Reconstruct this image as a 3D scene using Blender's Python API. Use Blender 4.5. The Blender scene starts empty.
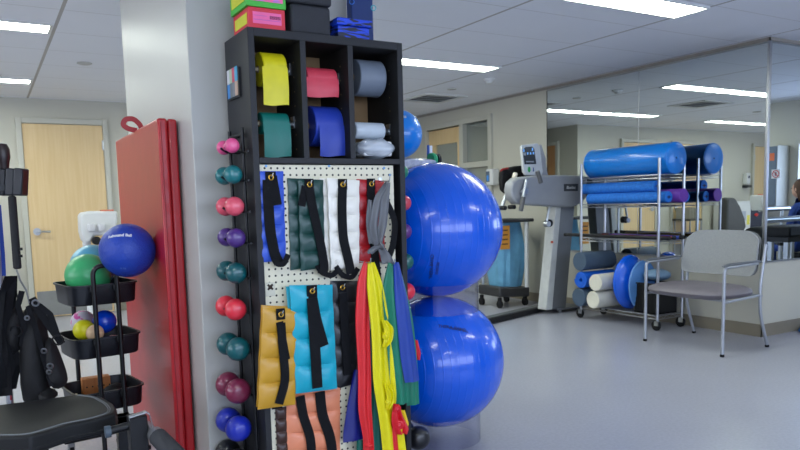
import bpy, bmesh, math, random
from mathutils import Vector, Matrix
random.seed(7)
C = bpy.context.scene.collection
PI = math.pi

# ---------------------------------------------------------------- camera
YAW, PITCH, ROLL, FPX, PYC, CH = 0.528971336, -0.104973617, -0.0248268733, 707.657844, 278.627562, 1.175
_fw = Vector((math.sin(YAW)*math.cos(PITCH), math.cos(YAW)*math.cos(PITCH), math.sin(PITCH)))
_rt = Vector((math.cos(YAW), -math.sin(YAW), 0)); _up = _rt.cross(_fw)
R_ = _rt*math.cos(ROLL) + _up*math.sin(ROLL)
U_ = -_rt*math.sin(ROLL) + _up*math.cos(ROLL)
CAM = Vector((0, 0, CH))
cd = bpy.data.cameras.new('camera'); cam = bpy.data.objects.new('camera', cd); C.objects.link(cam)
m3 = Matrix((R_, U_, -_fw)).transposed()
cam.matrix_world = Matrix.Translation(CAM) @ m3.to_4x4()
cd.sensor_width = 36; cd.lens = 36*FPX/800; cd.shift_y = (PYC-225)/800
cd.clip_start = 0.05; cd.clip_end = 200
cd.dof.use_dof = True; cd.dof.focus_distance = 3.3; cd.dof.aperture_fstop = 5.6
bpy.context.scene.camera = cam
S = bpy.context.scene
S.view_settings.view_transform = 'Standard'; S.view_settings.look = 'None'
S.view_settings.gamma = 1; S.view_settings.use_curve_mapping = False
S.view_settings.exposure = 0.0
S.cycles.max_bounces = 8; S.cycles.diffuse_bounces = 4; S.cycles.glossy_bounces = 5
S.cycles.transmission_bounces = 8; S.cycles.transparent_max_bounces = 24
S.cycles.caustics_reflective = False; S.cycles.caustics_refractive = False
S.cycles.sample_clamp_indirect = 4.0; S.cycles.blur_glossy = 0.5
try:
    S.cycles.use_denoising = True; S.cycles.denoiser = 'OPENIMAGEDENOISE'
except Exception: pass

def lin(c):
    return tuple((v/255/12.92 if v/255 <= 0.04045 else ((v/255+0.055)/1.055)**2.4) for v in c) + (1,)

# ---------------------------------------------------------------- world and daylight
W = bpy.data.worlds.new('world'); S.world = W; W.use_nodes = True
bg = W.node_tree.nodes['Background']; bg.inputs[0].default_value = lin((176, 205, 240)); bg.inputs[1].default_value = 1.6
def area(name, loc, rot, sx, sy, power, col):
    l = bpy.data.lights.new(name, 'AREA'); l.shape = 'RECTANGLE'; l.size = sx; l.size_y = sy
    l.energy = power; l.color = lin(col)[:3]
    o = bpy.data.objects.new(name, l); o.location = loc; o.rotation_euler = rot; C.objects.link(o); return o
# daylight outside the windows of the rear and the right-hand wall (openings further down)
area('daylight_rear', (1.5, -4.4, 1.6), (PI/2, 0, 0), 9.0, 1.7, 325, (208, 221, 250))
area('daylight_right', (9.8, 2.28, 1.4), (0, PI/2, 0), .9, 1.7, 40, (196, 216, 255))
area('daylight_left', (-5.45, 2.6, 1.55), (0, -PI/2, 0), 1.3, 7.0, 140, (232, 234, 244))
DIFF = 24.0     # brightness of the ceiling light diffusers

# ---------------------------------------------------------------- pixel -> world helper
def ray(px, py):
    return R_*((px-400)/FPX) + U_*((PYC-py)/FPX) + _fw
def P(px, py, ax, val):
    d = ray(px, py); i = 'xyz'.index(ax); return CAM + d*((val-CAM[i])/d[i])
def T(px, py, t):
    return CAM + ray(px, py)*t

# ---------------------------------------------------------------- materials
_m = {}
def mat(name, col, rough=0.5, metal=0.0, var=0.06, scale=12.0, bump=0.0, bscale=80.0, spec=0.5, coat=0.0, trans=0.0, sheen=0.0):
    if name in _m: return _m[name]
    m = bpy.data.materials.new(name); m.use_nodes = True
    nt = m.node_tree; b = nt.nodes['Principled BSDF']
    b.inputs['Roughness'].default_value = rough; b.inputs['Metallic'].default_value = metal
    b.inputs['Specular IOR Level'].default_value = spec; b.inputs['Coat Weight'].default_value = coat
    b.inputs['Transmission Weight'].default_value = trans; b.inputs['Sheen Weight'].default_value = sheen
    tc = nt.nodes.new('ShaderNodeTexCoord')
    n = nt.nodes.new('ShaderNodeTexNoise'); n.inputs['Scale'].default_value = scale; n.inputs['Detail'].default_value = 3
    nt.links.new(tc.outputs['Object'], n.inputs['Vector'])
    r = nt.nodes.new('ShaderNodeValToRGB'); c = lin(col)
    r.color_ramp.elements[0].position = .3; r.color_ramp.elements[1].position = .7
    r.color_ramp.elements[0].color = tuple(v*(1-var) for v in c[:3])+(1,)
    r.color_ramp.elements[1].color = tuple(min(1, v*(1+var)) for v in c[:3])+(1,)
    nt.links.new(n.outputs['Fac'], r.inputs[0]); nt.links.new(r.outputs[0], b.inputs['Base Color'])
    if bump:
        n2 = nt.nodes.new('ShaderNodeTexNoise'); n2.inputs['Scale'].default_value = bscale
        nt.links.new(tc.outputs['Object'], n2.inputs['Vector'])
        bp = nt.nodes.new('ShaderNodeBump'); bp.inputs['Strength'].default_value = bump; bp.inputs['Distance'].default_value = 0.01
        nt.links.new(n2.outputs['Fac'], bp.inputs['Height']); nt.links.new(bp.outputs[0], b.inputs['Normal'])
    _m[name] = m; return m
def emis(name, col, s):
    m = bpy.data.materials.new(name); m.use_nodes = True; nt = m.node_tree; b = nt.nodes['Principled BSDF']
    b.inputs['Base Color'].default_value = lin(col); b.inputs['Emission Color'].default_value = lin(col); b.inputs['Emission Strength'].default_value = s
    return m
def speckle(name, base, spot, scale, lo, hi, rough=.5):
    m = mat(name, base, rough); nt = m.node_tree; n = nt.nodes['Noise Texture']; n.inputs['Scale'].default_value = scale; n.inputs['Detail'].default_value = 2
    r = nt.nodes['Color Ramp'].color_ramp; r.elements[0].position = lo; r.elements[1].position = hi
    r.elements[0].color = lin(base); r.elements[1].color = lin(spot); return m
def wood(name, a, b_, rough=.45):
    m = mat(name, a, rough); nt = m.node_tree; n = nt.nodes['Noise Texture']; n.inputs['Scale'].default_value = 3; n.inputs['Detail'].default_value = 6
    mp = nt.nodes.new('ShaderNodeMapping'); mp.inputs['Scale'].default_value = (14, 14, .7)
    tc = nt.nodes['Texture Coordinate']; nt.links.new(tc.outputs['Object'], mp.inputs[0]); nt.links.new(mp.outputs[0], n.inputs['Vector'])
    r = nt.nodes['Color Ramp'].color_ramp; r.elements[0].position = .35; r.elements[1].position = .7
    r.elements[0].color = lin(a); r.elements[1].color = lin(b_); return m

wall_m = mat('wall_paint', (188, 185, 172), .55, var=.015, scale=2)
col_m = mat('column_paint', (188, 187, 180), .42, var=.01, scale=2)
base_m = mat('taupe_vinyl_base', (128, 120, 104), .5, var=.03)
frame_m = mat('door_frame_paint', (184, 182, 170), .4, var=.02)
maple = wood('maple_veneer', (210, 180, 132), (217, 190, 144))
maple_o = wood('amber_veneer', (196, 142, 92), (208, 156, 106))
metal = mat('brushed_metal', (176, 180, 184), .3, 1, var=.04)
chrome = mat('chrome', (176, 178, 184), .3, 1, var=.02)
silver = mat('silver_paint', (168, 172, 180), .35, .5, var=.03)
black = mat('black_plastic', (16, 17, 20), .45, var=.1, spec=.35)
blackm = mat('black_powder_coat', (12, 13, 15), .38, var=.1, spec=.35)
rubber = mat('black_rubber', (15, 15, 17), .65, var=.1, spec=.3)
webbing = mat('black_webbing', (15, 16, 20), .85, var=.15, spec=.25, scale=60, bump=.25, bscale=300)
white_p = mat('white_plastic', (214, 215, 214), .4, var=.02)
brass = mat('brass', (205, 160, 70), .3, 1)
cab_m = mat('charcoal_laminate', (38, 39, 42), .5, spec=.3, var=.04, scale=8)
cab_in = mat('cabinet_inside_shaded', (9, 9, 9), .7, var=.1)  # black laminate, with the shade inside the cubbies put into the colour
brownb = mat('brown_hardboard', (128, 98, 66), .7, var=.08)

# floor: pale violet-grey speckled vinyl
floor_m = mat('vinyl_floor', (166, 167, 178), .28, var=.05, scale=1.2)
nt = floor_m.node_tree
_n = nt.nodes.new('ShaderNodeTexNoise'); _n.inputs['Scale'].default_value = 60; _n.inputs['Detail'].default_value = 4
nt.links.new(nt.nodes['Texture Coordinate'].outputs['Object'], _n.inputs['Vector'])
_mx = nt.nodes.new('ShaderNodeMix'); _mx.data_type = 'RGBA'; _mx.blend_type = 'MULTIPLY'; _mx.inputs[0].default_value = 1
_r = nt.nodes.new('ShaderNodeValToRGB'); _r.color_ramp.elements[0].position = .35; _r.color_ramp.elements[0].color = (.86, .86, .88, 1); _r.color_ramp.elements[1].position = .65; _r.color_ramp.elements[1].color = (1, 1, 1, 1)
nt.links.new(_n.outputs['Fac'], _r.inputs[0]); nt.links.new(nt.nodes['Color Ramp'].outputs[0], _mx.inputs[6]); nt.links.new(_r.outputs[0], _mx.inputs[7])
nt.links.new(_mx.outputs[2], nt.nodes['Principled BSDF'].inputs['Base Color'])

def ceiling_mat(name, x0, y0, sx=1.2, sy=.622):
    m = mat(name, (234, 236, 242), .8, var=.01, scale=3); nt = m.node_tree; L = nt.links
    sep = nt.nodes.new('ShaderNodeSeparateXYZ'); L.new(nt.nodes['Texture Coordinate'].outputs['Object'], sep.inputs[0])
    outs = []
    for k, (o, s, w) in enumerate(((x0, sx, .011), (y0, sy, .005))):
        a = nt.nodes.new('ShaderNodeMath'); a.operation = 'SUBTRACT'; a.inputs[1].default_value = o; L.new(sep.outputs[k], a.inputs[0])
        p = nt.nodes.new('ShaderNodeMath'); p.operation = 'PINGPONG'; p.inputs[1].default_value = s/2; L.new(a.outputs[0], p.inputs[0])
        c = nt.nodes.new('ShaderNodeMath'); c.operation = 'LESS_THAN'; c.inputs[1].default_value = w; L.new(p.outputs[0], c.inputs[0]); outs.append(c)
    mu = nt.nodes.new('ShaderNodeMath'); mu.operation = 'MULTIPLY'; mu.inputs[1].default_value = .45; L.new(outs[1].outputs[0], mu.inputs[0])
    mx = nt.nodes.new('ShaderNodeMath'); mx.operation = 'MAXIMUM'; L.new(outs[0].outputs[0], mx.inputs[0]); L.new(mu.outputs[0], mx.inputs[1])
    mix = nt.nodes.new('ShaderNodeMix'); mix.data_type = 'RGBA'; L.new(mx.outputs[0], mix.inputs[0]); L.new(nt.nodes['Color Ramp'].outputs[0], mix.inputs[6]); mix.inputs[7].default_value = lin((176, 172, 168))
    L.new(mix.outputs[2], nt.nodes['Principled BSDF'].inputs['Base Color']); return m
ceil_a = ceiling_mat('ceiling_tiles', 3.07, 3.72); ceil_b = ceiling_mat('ceiling_tiles_left', .52, 3.72)

mirror_m = bpy.data.materials.new('mirror_glass'); mirror_m.use_nodes = True
_b = mirror_m.node_tree.nodes['Principled BSDF']; _b.inputs['Metallic'].default_value = 1; _b.inputs['Roughness'].default_value = 0.0; _b.inputs['Base Color'].default_value = (.74, .79, .79, 1)
def clear(name, col, alpha, rough=.05, spec=.5):
    m = bpy.data.materials.new(name); m.use_nodes = True; nt = m.node_tree
    b = nt.nodes['Principled BSDF']; b.inputs['Base Color'].default_value = lin(col); b.inputs['Roughness'].default_value = rough; b.inputs['Alpha'].default_value = alpha
    b.inputs['Specular IOR Level'].default_value = spec; return m
glass = clear('window_glass', (150, 160, 160), .25)
acrylic = bpy.data.materials.new('clear_acrylic'); acrylic.use_nodes = True; _nt = acrylic.node_tree; _nt.nodes.clear()
_o = _nt.nodes.new('ShaderNodeOutputMaterial'); _tr = _nt.nodes.new('ShaderNodeBsdfTransparent'); _tr.inputs[0].default_value = (.90, .91, .97, 1)
_gl = _nt.nodes.new('ShaderNodeBsdfGlossy'); _gl.inputs['Roughness'].default_value = .03; _lw = _nt.nodes.new('ShaderNodeLayerWeight'); _lw.inputs['Blend'].default_value = .5
_pw = _nt.nodes.new('ShaderNodeMath'); _pw.operation = 'POWER'; _pw.inputs[1].default_value = 4; _nt.links.new(_lw.outputs['Facing'], _pw.inputs[0])
_fr = _nt.nodes.new('ShaderNodeMath'); _fr.operation = 'MULTIPLY_ADD'; _fr.inputs[1].default_value = .8; _fr.inputs[2].default_value = .06; _nt.links.new(_pw.outputs[0], _fr.inputs[0])
_mi = _nt.nodes.new('ShaderNodeMixShader'); _nt.links.new(_fr.outputs[0], _mi.inputs[0]); _nt.links.new(_tr.outputs[0], _mi.inputs[1]); _nt.links.new(_gl.outputs[0], _mi.inputs[2]); _nt.links.new(_mi.outputs[0], _o.inputs[0])
bagplastic = clear('clear_plastic_bag', (215, 225, 235), .55, .15, 1.0)

# ---------------------------------------------------------------- mesh helpers
def bx(bm, lo, hi, rot=None, piv=None):
    lo = Vector(lo); hi = Vector(hi)
    vs = [Vector((x, y, z)) for x in (lo.x, hi.x) for y in (lo.y, hi.y) for z in (lo.z, hi.z)]
    if rot is not None:
        pv = Vector(piv) if piv is not None else (lo+hi)/2
        vs = [rot @ (v-pv) + pv for v in vs]
    v = [bm.verts.new(p) for p in vs]
    for f in ((0, 1, 3, 2), (4, 6, 7, 5), (0, 4, 5, 1), (2, 3, 7, 6), (0, 2, 6, 4), (1, 5, 7, 3)): bm.faces.new([v[i] for i in f])
def frame_of(d):
    d = Vector(d).normalized(); a = Vector((0, 0, 1)) if abs(d.z) < .9 else Vector((1, 0, 0))
    u = d.cross(a).normalized(); return u, d.cross(u).normalized(), d
def lathe(bm, base, axis, prof, seg=24):
    """prof: list of (radius, distance along the axis); closed if radii reach 0"""
    u, w, d = frame_of(axis); base = Vector(base); rings = []
    for r, h in prof:
        if r < 1e-6: rings.append([bm.verts.new(base+d*h)])
        else: rings.append([bm.verts.new(base+d*h+(u*math.cos(2*PI*k/seg)+w*math.sin(2*PI*k/seg))*r) for k in range(seg)])
    for a, b in zip(rings, rings[1:]):
        for k in range(seg):
            k2 = (k+1) % seg
            if len(a) == 1 and len(b) == 1: continue
            if len(a) == 1: bm.faces.new((a[0], b[k], b[k2]))
            elif len(b) == 1: bm.faces.new((a[k], b[0], a[k2]))
            else: bm.faces.new((a[k], b[k], b[k2], a[k2]))
def cyl(bm, p0, p1, r, seg=16, r2=None, ch=0.0):
    p0 = Vector(p0); p1 = Vector(p1); L = (p1-p0).length; r2 = r if r2 is None else r2
    if ch: pr = [(0, 0), (r-ch, 0), (r, ch), (r2, L-ch), (r2-ch, L), (0, L)]
    else: pr = [(0, 0), (r, 0), (r2, L), (0, L)]
    lathe(bm, p0, p1-p0, pr, seg)
def pipe(bm, p0, p1, ro, ri, seg=48):
    p0 = Vector(p0); p1 = Vector(p1); L = (p1-p0).length
    lathe(bm, p0, p1-p0, [(ri, 0), (ro, 0), (ro, L), (ri, L), (ri, 0)], seg)
def tube(bm, pts, r, seg=8, rf=None):
    pts = [Vector(p) for p in pts]; n = len(pts); rings = []; u0 = None
    for i, p in enumerate(pts):
        d = (pts[min(i+1, n-1)]-pts[max(i-1, 0)]).normalized()
        if u0 is None: u, w, _ = frame_of(d)
        else: u = (u0-d*u0.dot(d)).normalized(); w = d.cross(u)
        u0 = u; rr = rf(i/(n-1)) if rf else r
        rings.append([bm.verts.new(p+(u*math.cos(2*PI*k/seg)+w*math.sin(2*PI*k/seg))*rr) for k in range(seg)])
    for a, b in zip(rings, rings[1:]):
        for k in range(seg): bm.faces.new((a[k], a[(k+1) % seg], b[(k+1) % seg], b[k]))
    bm.faces.new(rings[0][::-1]); bm.faces.new(rings[-1])
def arc_path(pts, rad=.03, n=5):
    """polyline with rounded corners"""
    pts = [Vector(p) for p in pts]; out = [pts[0]]
    for a, b, c in zip(pts, pts[1:], pts[2:]):
        d1 = (a-b); d2 = (c-b); q = min(rad, d1.length*.45, d2.length*.45); s = b+d1.normalized()*q; e = b+d2.normalized()*q
        for k in range(n+1):
            t = k/n; out.append(s*(1-t)**2+b*2*t*(1-t)+e*t*t)
    return out+[pts[-1]]
def ball(bm, c, r, sc=(1, 1, 1), u=32, v=20):
    c = Vector(c); mtx = Matrix.Translation(c) @ Matrix.Diagonal((r*sc[0], r*sc[1], r*sc[2], 1))
    bmesh.ops.create_uvsphere(bm, u_segments=u, v_segments=v, radius=1, matrix=mtx)
def torus(bm, c, axis, R, r, seg=24, s2=8):
    u, w, d = frame_of(axis); c = Vector(c); rings = []
    for k in range(seg):
        a = 2*PI*k/seg; o = u*math.cos(a)+w*math.sin(a)
        rings.append([bm.verts.new(c+o*(R+r*math.cos(2*PI*j/s2))+d*r*math.sin(2*PI*j/s2)) for j in range(s2)])
    for k in range(seg):
        a, b = rings[k], rings[(k+1) % seg]
        for j in range(s2): bm.faces.new((a[j], b[j], b[(j+1) % s2], a[(j+1) % s2]))
def prism(bm, pts, off):
    """closed outline of 3D points pushed along the vector off"""
    off = Vector(off); a = [bm.verts.new(Vector(p)) for p in pts]; b = [bm.verts.new(Vector(p)+off) for p in pts]; n = len(a)
    bm.faces.new(a[::-1]); bm.faces.new(b)
    for k in range(n): bm.faces.new((a[k], a[(k+1) % n], b[(k+1) % n], b[k]))
def sheet(bm, fn, nu, nv, th=None):
    """fn(u,v) -> front point; th(u,v) -> thickness vector; closed surface"""
    A = [[bm.verts.new(fn(i/nu, j/nv)) for i in range(nu+1)] for j in range(nv+1)]
    B = [[bm.verts.new(fn(i/nu, j/nv)+th(i/nu, j/nv)) for i in range(nu+1)] for j in range(nv+1)]
    for j in range(nv):
        for i in range(nu):
            bm.faces.new((A[j][i], A[j][i+1], A[j+1][i+1], A[j+1][i])); bm.faces.new((B[j][i], B[j+1][i], B[j+1][i+1], B[j][i+1]))
    for j in range(nv):
        bm.faces.new((A[j][0], A[j+1][0], B[j+1][0], B[j][0])); bm.faces.new((A[j][nu], B[j][nu], B[j+1][nu], A[j+1][nu]))
    for i in range(nu):
        bm.faces.new((A[0][i], B[0][i], B[0][i+1], A[0][i+1])); bm.faces.new((A[nv][i], A[nv][i+1], B[nv][i+1], B[nv][i]))
def NB(): return bmesh.new()

def obj(name, bm, m, parent=None, base=None, bevel=0, smooth=True, seg=2, sub=0):
    root = parent
    while root is not None and root.parent is not None: root = root.parent
    if parent is not None: base = Vector(root['_b'])
    elif base is None:
        xs = [v.co.copy() for v in bm.verts]
        base = Vector(((min(v.x for v in xs)+max(v.x for v in xs))/2, (min(v.y for v in xs)+max(v.y for v in xs))/2, min(v.z for v in xs)))
    base = Vector(base)
    bmesh.ops.recalc_face_normals(bm, faces=bm.faces)
    for v in bm.verts: v.co -= base
    me = bpy.data.meshes.new(name); bm.to_mesh(me); bm.free()
    if smooth:
        me.shade_smooth(); me.set_sharp_from_angle(angle=math.radians(38))
    o = bpy.data.objects.new(name, me); C.objects.link(o)
    if isinstance(m, (list, tuple)):
        for q in m: me.materials.append(q)
    else: me.materials.append(m)
    if parent is not None: o.parent = parent
    else: o.location = base; o['_b'] = tuple(base)
    if bevel:
        b = o.modifiers.new('bevel', 'BEVEL'); b.width = bevel; b.segments = seg; b.limit_method = 'ANGLE'; b.angle_limit = math.radians(40)
    if sub:
        s = o.modifiers.new('sub', 'SUBSURF'); s.levels = sub; s.render_levels = sub
    return o
def tag(o, label, cat, group=None):
    o['label'] = label; o['category'] = cat
    if group: o['group'] = group
    return o
def thing(name, label, cat, base=(0, 0, 0), group=None):
    o = bpy.data.objects.new(name, None); o.empty_display_size = .05; C.objects.link(o); o.location = base; o['_b'] = tuple(base)
    return tag(o, label, cat, group)
def struct(name, bm, m, parent=None, bevel=0):
    o = obj(name, bm, m, parent, base=(0, 0, 0) if parent is None else None, bevel=bevel)
    if parent is None: o['kind'] = 'structure'
    return o
def SB(*boxes):
    bm = NB()
    for lo, hi in boxes: bx(bm, lo, hi)
    return bm
def clone(root, loc, label, group=None):
    def cp(o, par):
        c = o.copy(); C.objects.link(c); c.parent = par
        for ch in list(o.children): cp(ch, c)
        return c
    r = cp(root, None); r.location = loc; r['label'] = label
    if group: r['group'] = group
    return r
_txt = {}
def text_bm(body, size, fn, depth=.0006, bold=0.0):
    """flat lettering; fn maps (u, v, d) to a world point"""
    cu = bpy.data.curves.new('lettering', 'FONT'); cu.body = body; cu.size = size; cu.align_x = 'CENTER'; cu.align_y = 'CENTER'; cu.offset = bold; cu.resolution_u = 3
    o = bpy.data.objects.new('lettering', cu); C.objects.link(o)
    dg = bpy.context.evaluated_depsgraph_get(); dg.update(); me = bpy.data.meshes.new_from_object(o.evaluated_get(dg))
    bpy.data.objects.remove(o); bpy.data.curves.remove(cu)
    bm = NB(); bm.from_mesh(me); bpy.data.meshes.remove(me)
    bmesh.ops.triangulate(bm, faces=bm.faces)
    bmesh.ops.subdivide_edges(bm, edges=[e for e in bm.edges if e.calc_length() > size*.35], cuts=1)
    for v in bm.verts: v.co = fn(v.co.x, v.co.y)
    return bm
# ================================================================ STRUCTURE
H = 2.426; XW = 5.512; YF = 8.86; YC = 3.498
struct('floor', SB(((-5.2, -4.2, -.1), (11, 13, 0))), floor_m)
struct('ceiling', SB(((1.1, -4.2, H), (11, 13, H+.1))), ceil_a)
struct('ceiling', SB(((-5.2, -4.2, H), (1.1, 13, H+.1))), ceil_b)
struct('wall_far', SB(((-5.2, YF, 0), (2.32, YF+.12, H))), wall_m)
struct('wall_hall', SB(((2.2, YF+.12, 0), (2.32, 12.2, H)), ((2.32, 12.08, 0), (XW, 12.2, H))), wall_m)
struct('wall_mirror', SB(((XW, YC+.15, 0), (XW+.14, 7.13, H)), ((XW, 7.13, 2.19), (XW+.14, 8.62, H)), ((XW, 8.62, 0), (XW+.14, 12.2, H))), wall_m)
struct('wall_corner', SB(((XW, YC, 0), (11, YC+.15, H))), wall_m)
struct('wall_office', SB(((8.2, 6.4, 0), (8.3, 10, H)), ((XW+.14, 9.6, 0), (8.2, 9.7, H)), ((XW+.14, 6.4, 0), (8.2, 6.5, H))), wall_m)
struct('wall_left', SB(((-5.3, -4.2, 0), (-5.2, -1, H)), ((-5.3, 6.2, 0), (-5.2, 13, H)), ((-5.3, -1, 0), (-5.2, 6.2, .85)), ((-5.3, -1, 2.25), (-5.2, 6.2, H))), wall_m)
struct('wall_rear', SB(((-5.2, -4.2, 0), (11, -4.1, .8)), ((-5.2, -4.2, 2.35), (11, -4.1, H)), ((-5.2, -4.2, .8), (-3, -4.1, 2.35)), ((6, -4.2, .8), (11, -4.1, 2.35)), ((1.4, -4.2, .8), (1.6, -4.1, 2.35))), wall_m)
struct('wall_right', SB(((9.5, -4.1, 0), (9.6, 1.36, H)), ((9.5, 3.2, 0), (9.6, YC, H)), ((9.5, 1.36, 0), (9.6, 3.2, .9)), ((9.5, 1.36, 1.9), (9.6, 3.2, H))), wall_m)
# windows: frames with mullions
def window(name, boxes): return struct(name, SB(*boxes), frame_m)
window('window_1', [((-3, -4.18, .8), (6, -4.12, .85)), ((-3, -4.18, 2.3), (6, -4.12, 2.35))] + [((x, -4.18, .85), (x+.05, -4.12, 2.3)) for x in (-3, -1.5, 0, 1.35, 1.6, 3, 4.5, 5.95)])
window('window_2', [((9.5, 1.36, .9), (9.56, 3.2, .95)), ((9.5, 1.36, 1.85), (9.56, 3.2, 1.9))] + [((9.5, y, .95), (9.56, y+.05, 1.85)) for y in (1.36, 2.25, 3.15)])

window('window_3', [((-5.28, -1, .85), (-5.22, 6.2, .9)), ((-5.28, -1, 2.2), (-5.22, 6.2, 2.25))] + [((-5.28, y, .9), (-5.22, y+.05, 2.2)) for y in (-1, .4, 1.8, 3.2, 4.7, 6.15)])
# the pillar the equipment stands against
struct('wall_column', SB(((.745, 2.885, 0), (1.45, 4.28, H))), col_m, bevel=.004)

# baseboards
struct('baseboard_mirror', SB(((XW-.008, YC-.008, 0), (XW, 7.13, .104)), ((XW-.008, 8.62, 0), (XW, 12, .104))), base_m)
struct('baseboard_corner', SB(((XW-.008, YC-.008, 0), (11, YC, .104))), base_m)
struct('baseboard_far', SB(*[((a, YF-.008, 0), (b, YF, .104)) for a, b in ((-5.2, -3.46), (-2.44, -.94), (.01, .38), (1.32, 2.328))]), base_m)
struct('baseboard_column', SB(((.737, 2.877, 0), (.745, 4.288, .104)), ((.745, 2.877, 0), (1.458, 2.885, .104)), ((1.45, 2.885, 0), (1.458, 4.288, .104))), base_m)

# doors: leaf + frame + lever + hinges + kick plate
def door(name, x0, x1, m, hinge_right=True):
    y = YF
    d = struct(name, SB(((x0, y-.035, .008), (x1, y-.001, 2.15))), m)
    bm = NB(); bx(bm, (x0-.06, y-.05, 0), (x0-.004, y-.0005, 2.215)); bx(bm, (x1+.004, y-.05, 0), (x1+.06, y-.0005, 2.215)); bx(bm, (x0-.004, y-.05, 2.155), (x1+.004, y-.0005, 2.215))
    obj('door_frame', bm, frame_m, d, bevel=.004)
    hx, s = (x0+.07, 1) if hinge_right else (x1-.07, -1)
    bm = NB(); cyl(bm, (hx, y-.035, .97), (hx, y-.05, .97), .04, 20); cyl(bm, (hx, y-.05, .97), (hx, y-.085, .97), .012); tube(bm, arc_path([(hx, y-.085, .97), (hx+s*.03, y-.09, .97), (hx+s*.13, y-.085, .965)], .02), .01)
    obj('door_handle', bm, metal, d)
    bm = NB(); bx(bm, (x0+.02, y-.038, .02), (x1-.02, y-.035, .3)); obj('kick_plate', bm, mat('kick_plate_grey', (132, 132, 130), .5, .3), d)
    e = x1 if hinge_right else x0
    for z in (.25, 1.1, 1.93):
        bm = NB(); bx(bm, (e-.012, y-.04, z-.055), (e+.012, y-.032, z+.055)); cyl(bm, (e, y-.045, z-.055), (e, y-.045, z+.055), .008, 10); obj('hinge', bm, metal, d)
    return d
door('door_1', .44, 1.255, maple)
door('door_2', -.88, -.06, maple, False)
door('door_3', -3.4, -2.5, maple)
d4 = struct('door_4', SB(((2.321, 9.35, .01), (2.36, 10.25, 2.12))), maple_o)
bm = NB(); bx(bm, (2.32, 9.28, 0), (2.375, 9.345, 2.19)); bx(bm, (2.32, 10.255, 0), (2.375, 10.32, 2.19)); bx(bm, (2.32, 9.345, 2.125), (2.375, 10.255, 2.19)); obj('door_frame', bm, frame_m, d4, bevel=.004)
# half-glazed office door and its sidelight in the mirror wall
fr = NB(); X0, X1 = XW-.03, XW+.12
for lo, hi in (((X0, 7.07, 0), (X1, 7.14, 2.26)), ((X0, 7.67, 0), (X1, 7.75, 2.2)), ((X0, 8.56, 0), (X1, 8.66, 2.26)), ((X0, 7.14, 2.19), (X1, 8.56, 2.26)),
               ((X0, 7.14, 1.62), (X1, 7.67, 1.69)), ((X0, 7.14, 0), (X1, 7.67, .12))): bx(fr, lo, hi)
wd = struct('door_5', fr, frame_m, bevel=.004)
lf = NB(); XA, XB = XW+.02, XW+.065
for lo, hi in (((XA, 7.755, .01), (XB, 7.86, 2.18)), ((XA, 8.4, .01), (XB, 8.555, 2.18)), ((XA, 7.86, 1.98), (XB, 8.4, 2.18)), ((XA, 7.86, .01), (XB, 8.4, .75))): bx(lf, lo, hi)
obj('door_leaf', lf, maple, wd)
obj('door_glass', SB(((XA+.02, 7.86, .75), (XA+.026, 8.4, 1.98))), glass, wd)
obj('sidelight_glass', SB(((XW+.04, 7.14, 1.69), (XW+.046, 7.67, 2.19)), ((XW+.04, 7.14, .12), (XW+.046, 7.67, 1.62))), glass, wd)

# mirrors fixed to both faces of the projecting wall
def mirror(lo, hi, label, axis):
    o = tag(obj('wall_mirror_panel', SB((lo, hi)), mirror_m), label, 'mirror', None)
    if axis == 'x': bxs = [((lo[0]-.006, lo[1], lo[2]-.012), (hi[0]+.0, hi[1], lo[2])), ((lo[0]-.006, lo[1], hi[2]), (hi[0], hi[1], hi[2]+.01))]
    else: bxs = [((lo[0], lo[1]-.006, lo[2]-.012), (hi[0], hi[1], lo[2])), ((lo[0], lo[1]-.006, hi[2]), (hi[0], hi[1], hi[2]+.01))]
    obj('edge_channel', SB(*bxs), metal, o)
    return o
MZ0, MZ1 = .632, 2.382
mirror((XW-.006, 4.803, MZ0), (XW-.0005, 6.08, MZ1), 'wall mirror panel behind the grey exercise machine, left of the two', 'x')
mirror((XW-.006, 3.505, MZ0), (XW-.0005, 4.797, MZ1), 'wall mirror panel behind the wire cart and the grey armchair', 'x')
mirror((XW+.012, YC-.006, MZ0), (7.4, YC-.0005, MZ1), 'mirror panel on the far right face of the projecting wall', 'y')
mirror((7.405, YC-.006, MZ0), (9.3, YC-.0005, MZ1), 'mirror panel on the corner wall, the one beyond the right edge joint', 'y')
struct('trim_1', SB(((XW-.018, YC-.018, MZ0-.01), (XW+.012, YC+.006, MZ1+.012))), chrome, bevel=.003)
struct('trim_2', SB(((XW-.004, 4.797, MZ0), (XW-.0065, 4.803, MZ1))), chrome)
struct('trim_3', SB(((XW-.012, YC-.012, H-.028), (XW, 8.85, H)), ((XW-.012, YC-.012, H-.028), (11, YC, H))), mat('taupe_ceiling_angle', (140, 134, 126), .6))
struct('trim_4', SB(((XW-.008, 6.08, MZ0), (XW, 6.088, MZ1))), black)

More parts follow.
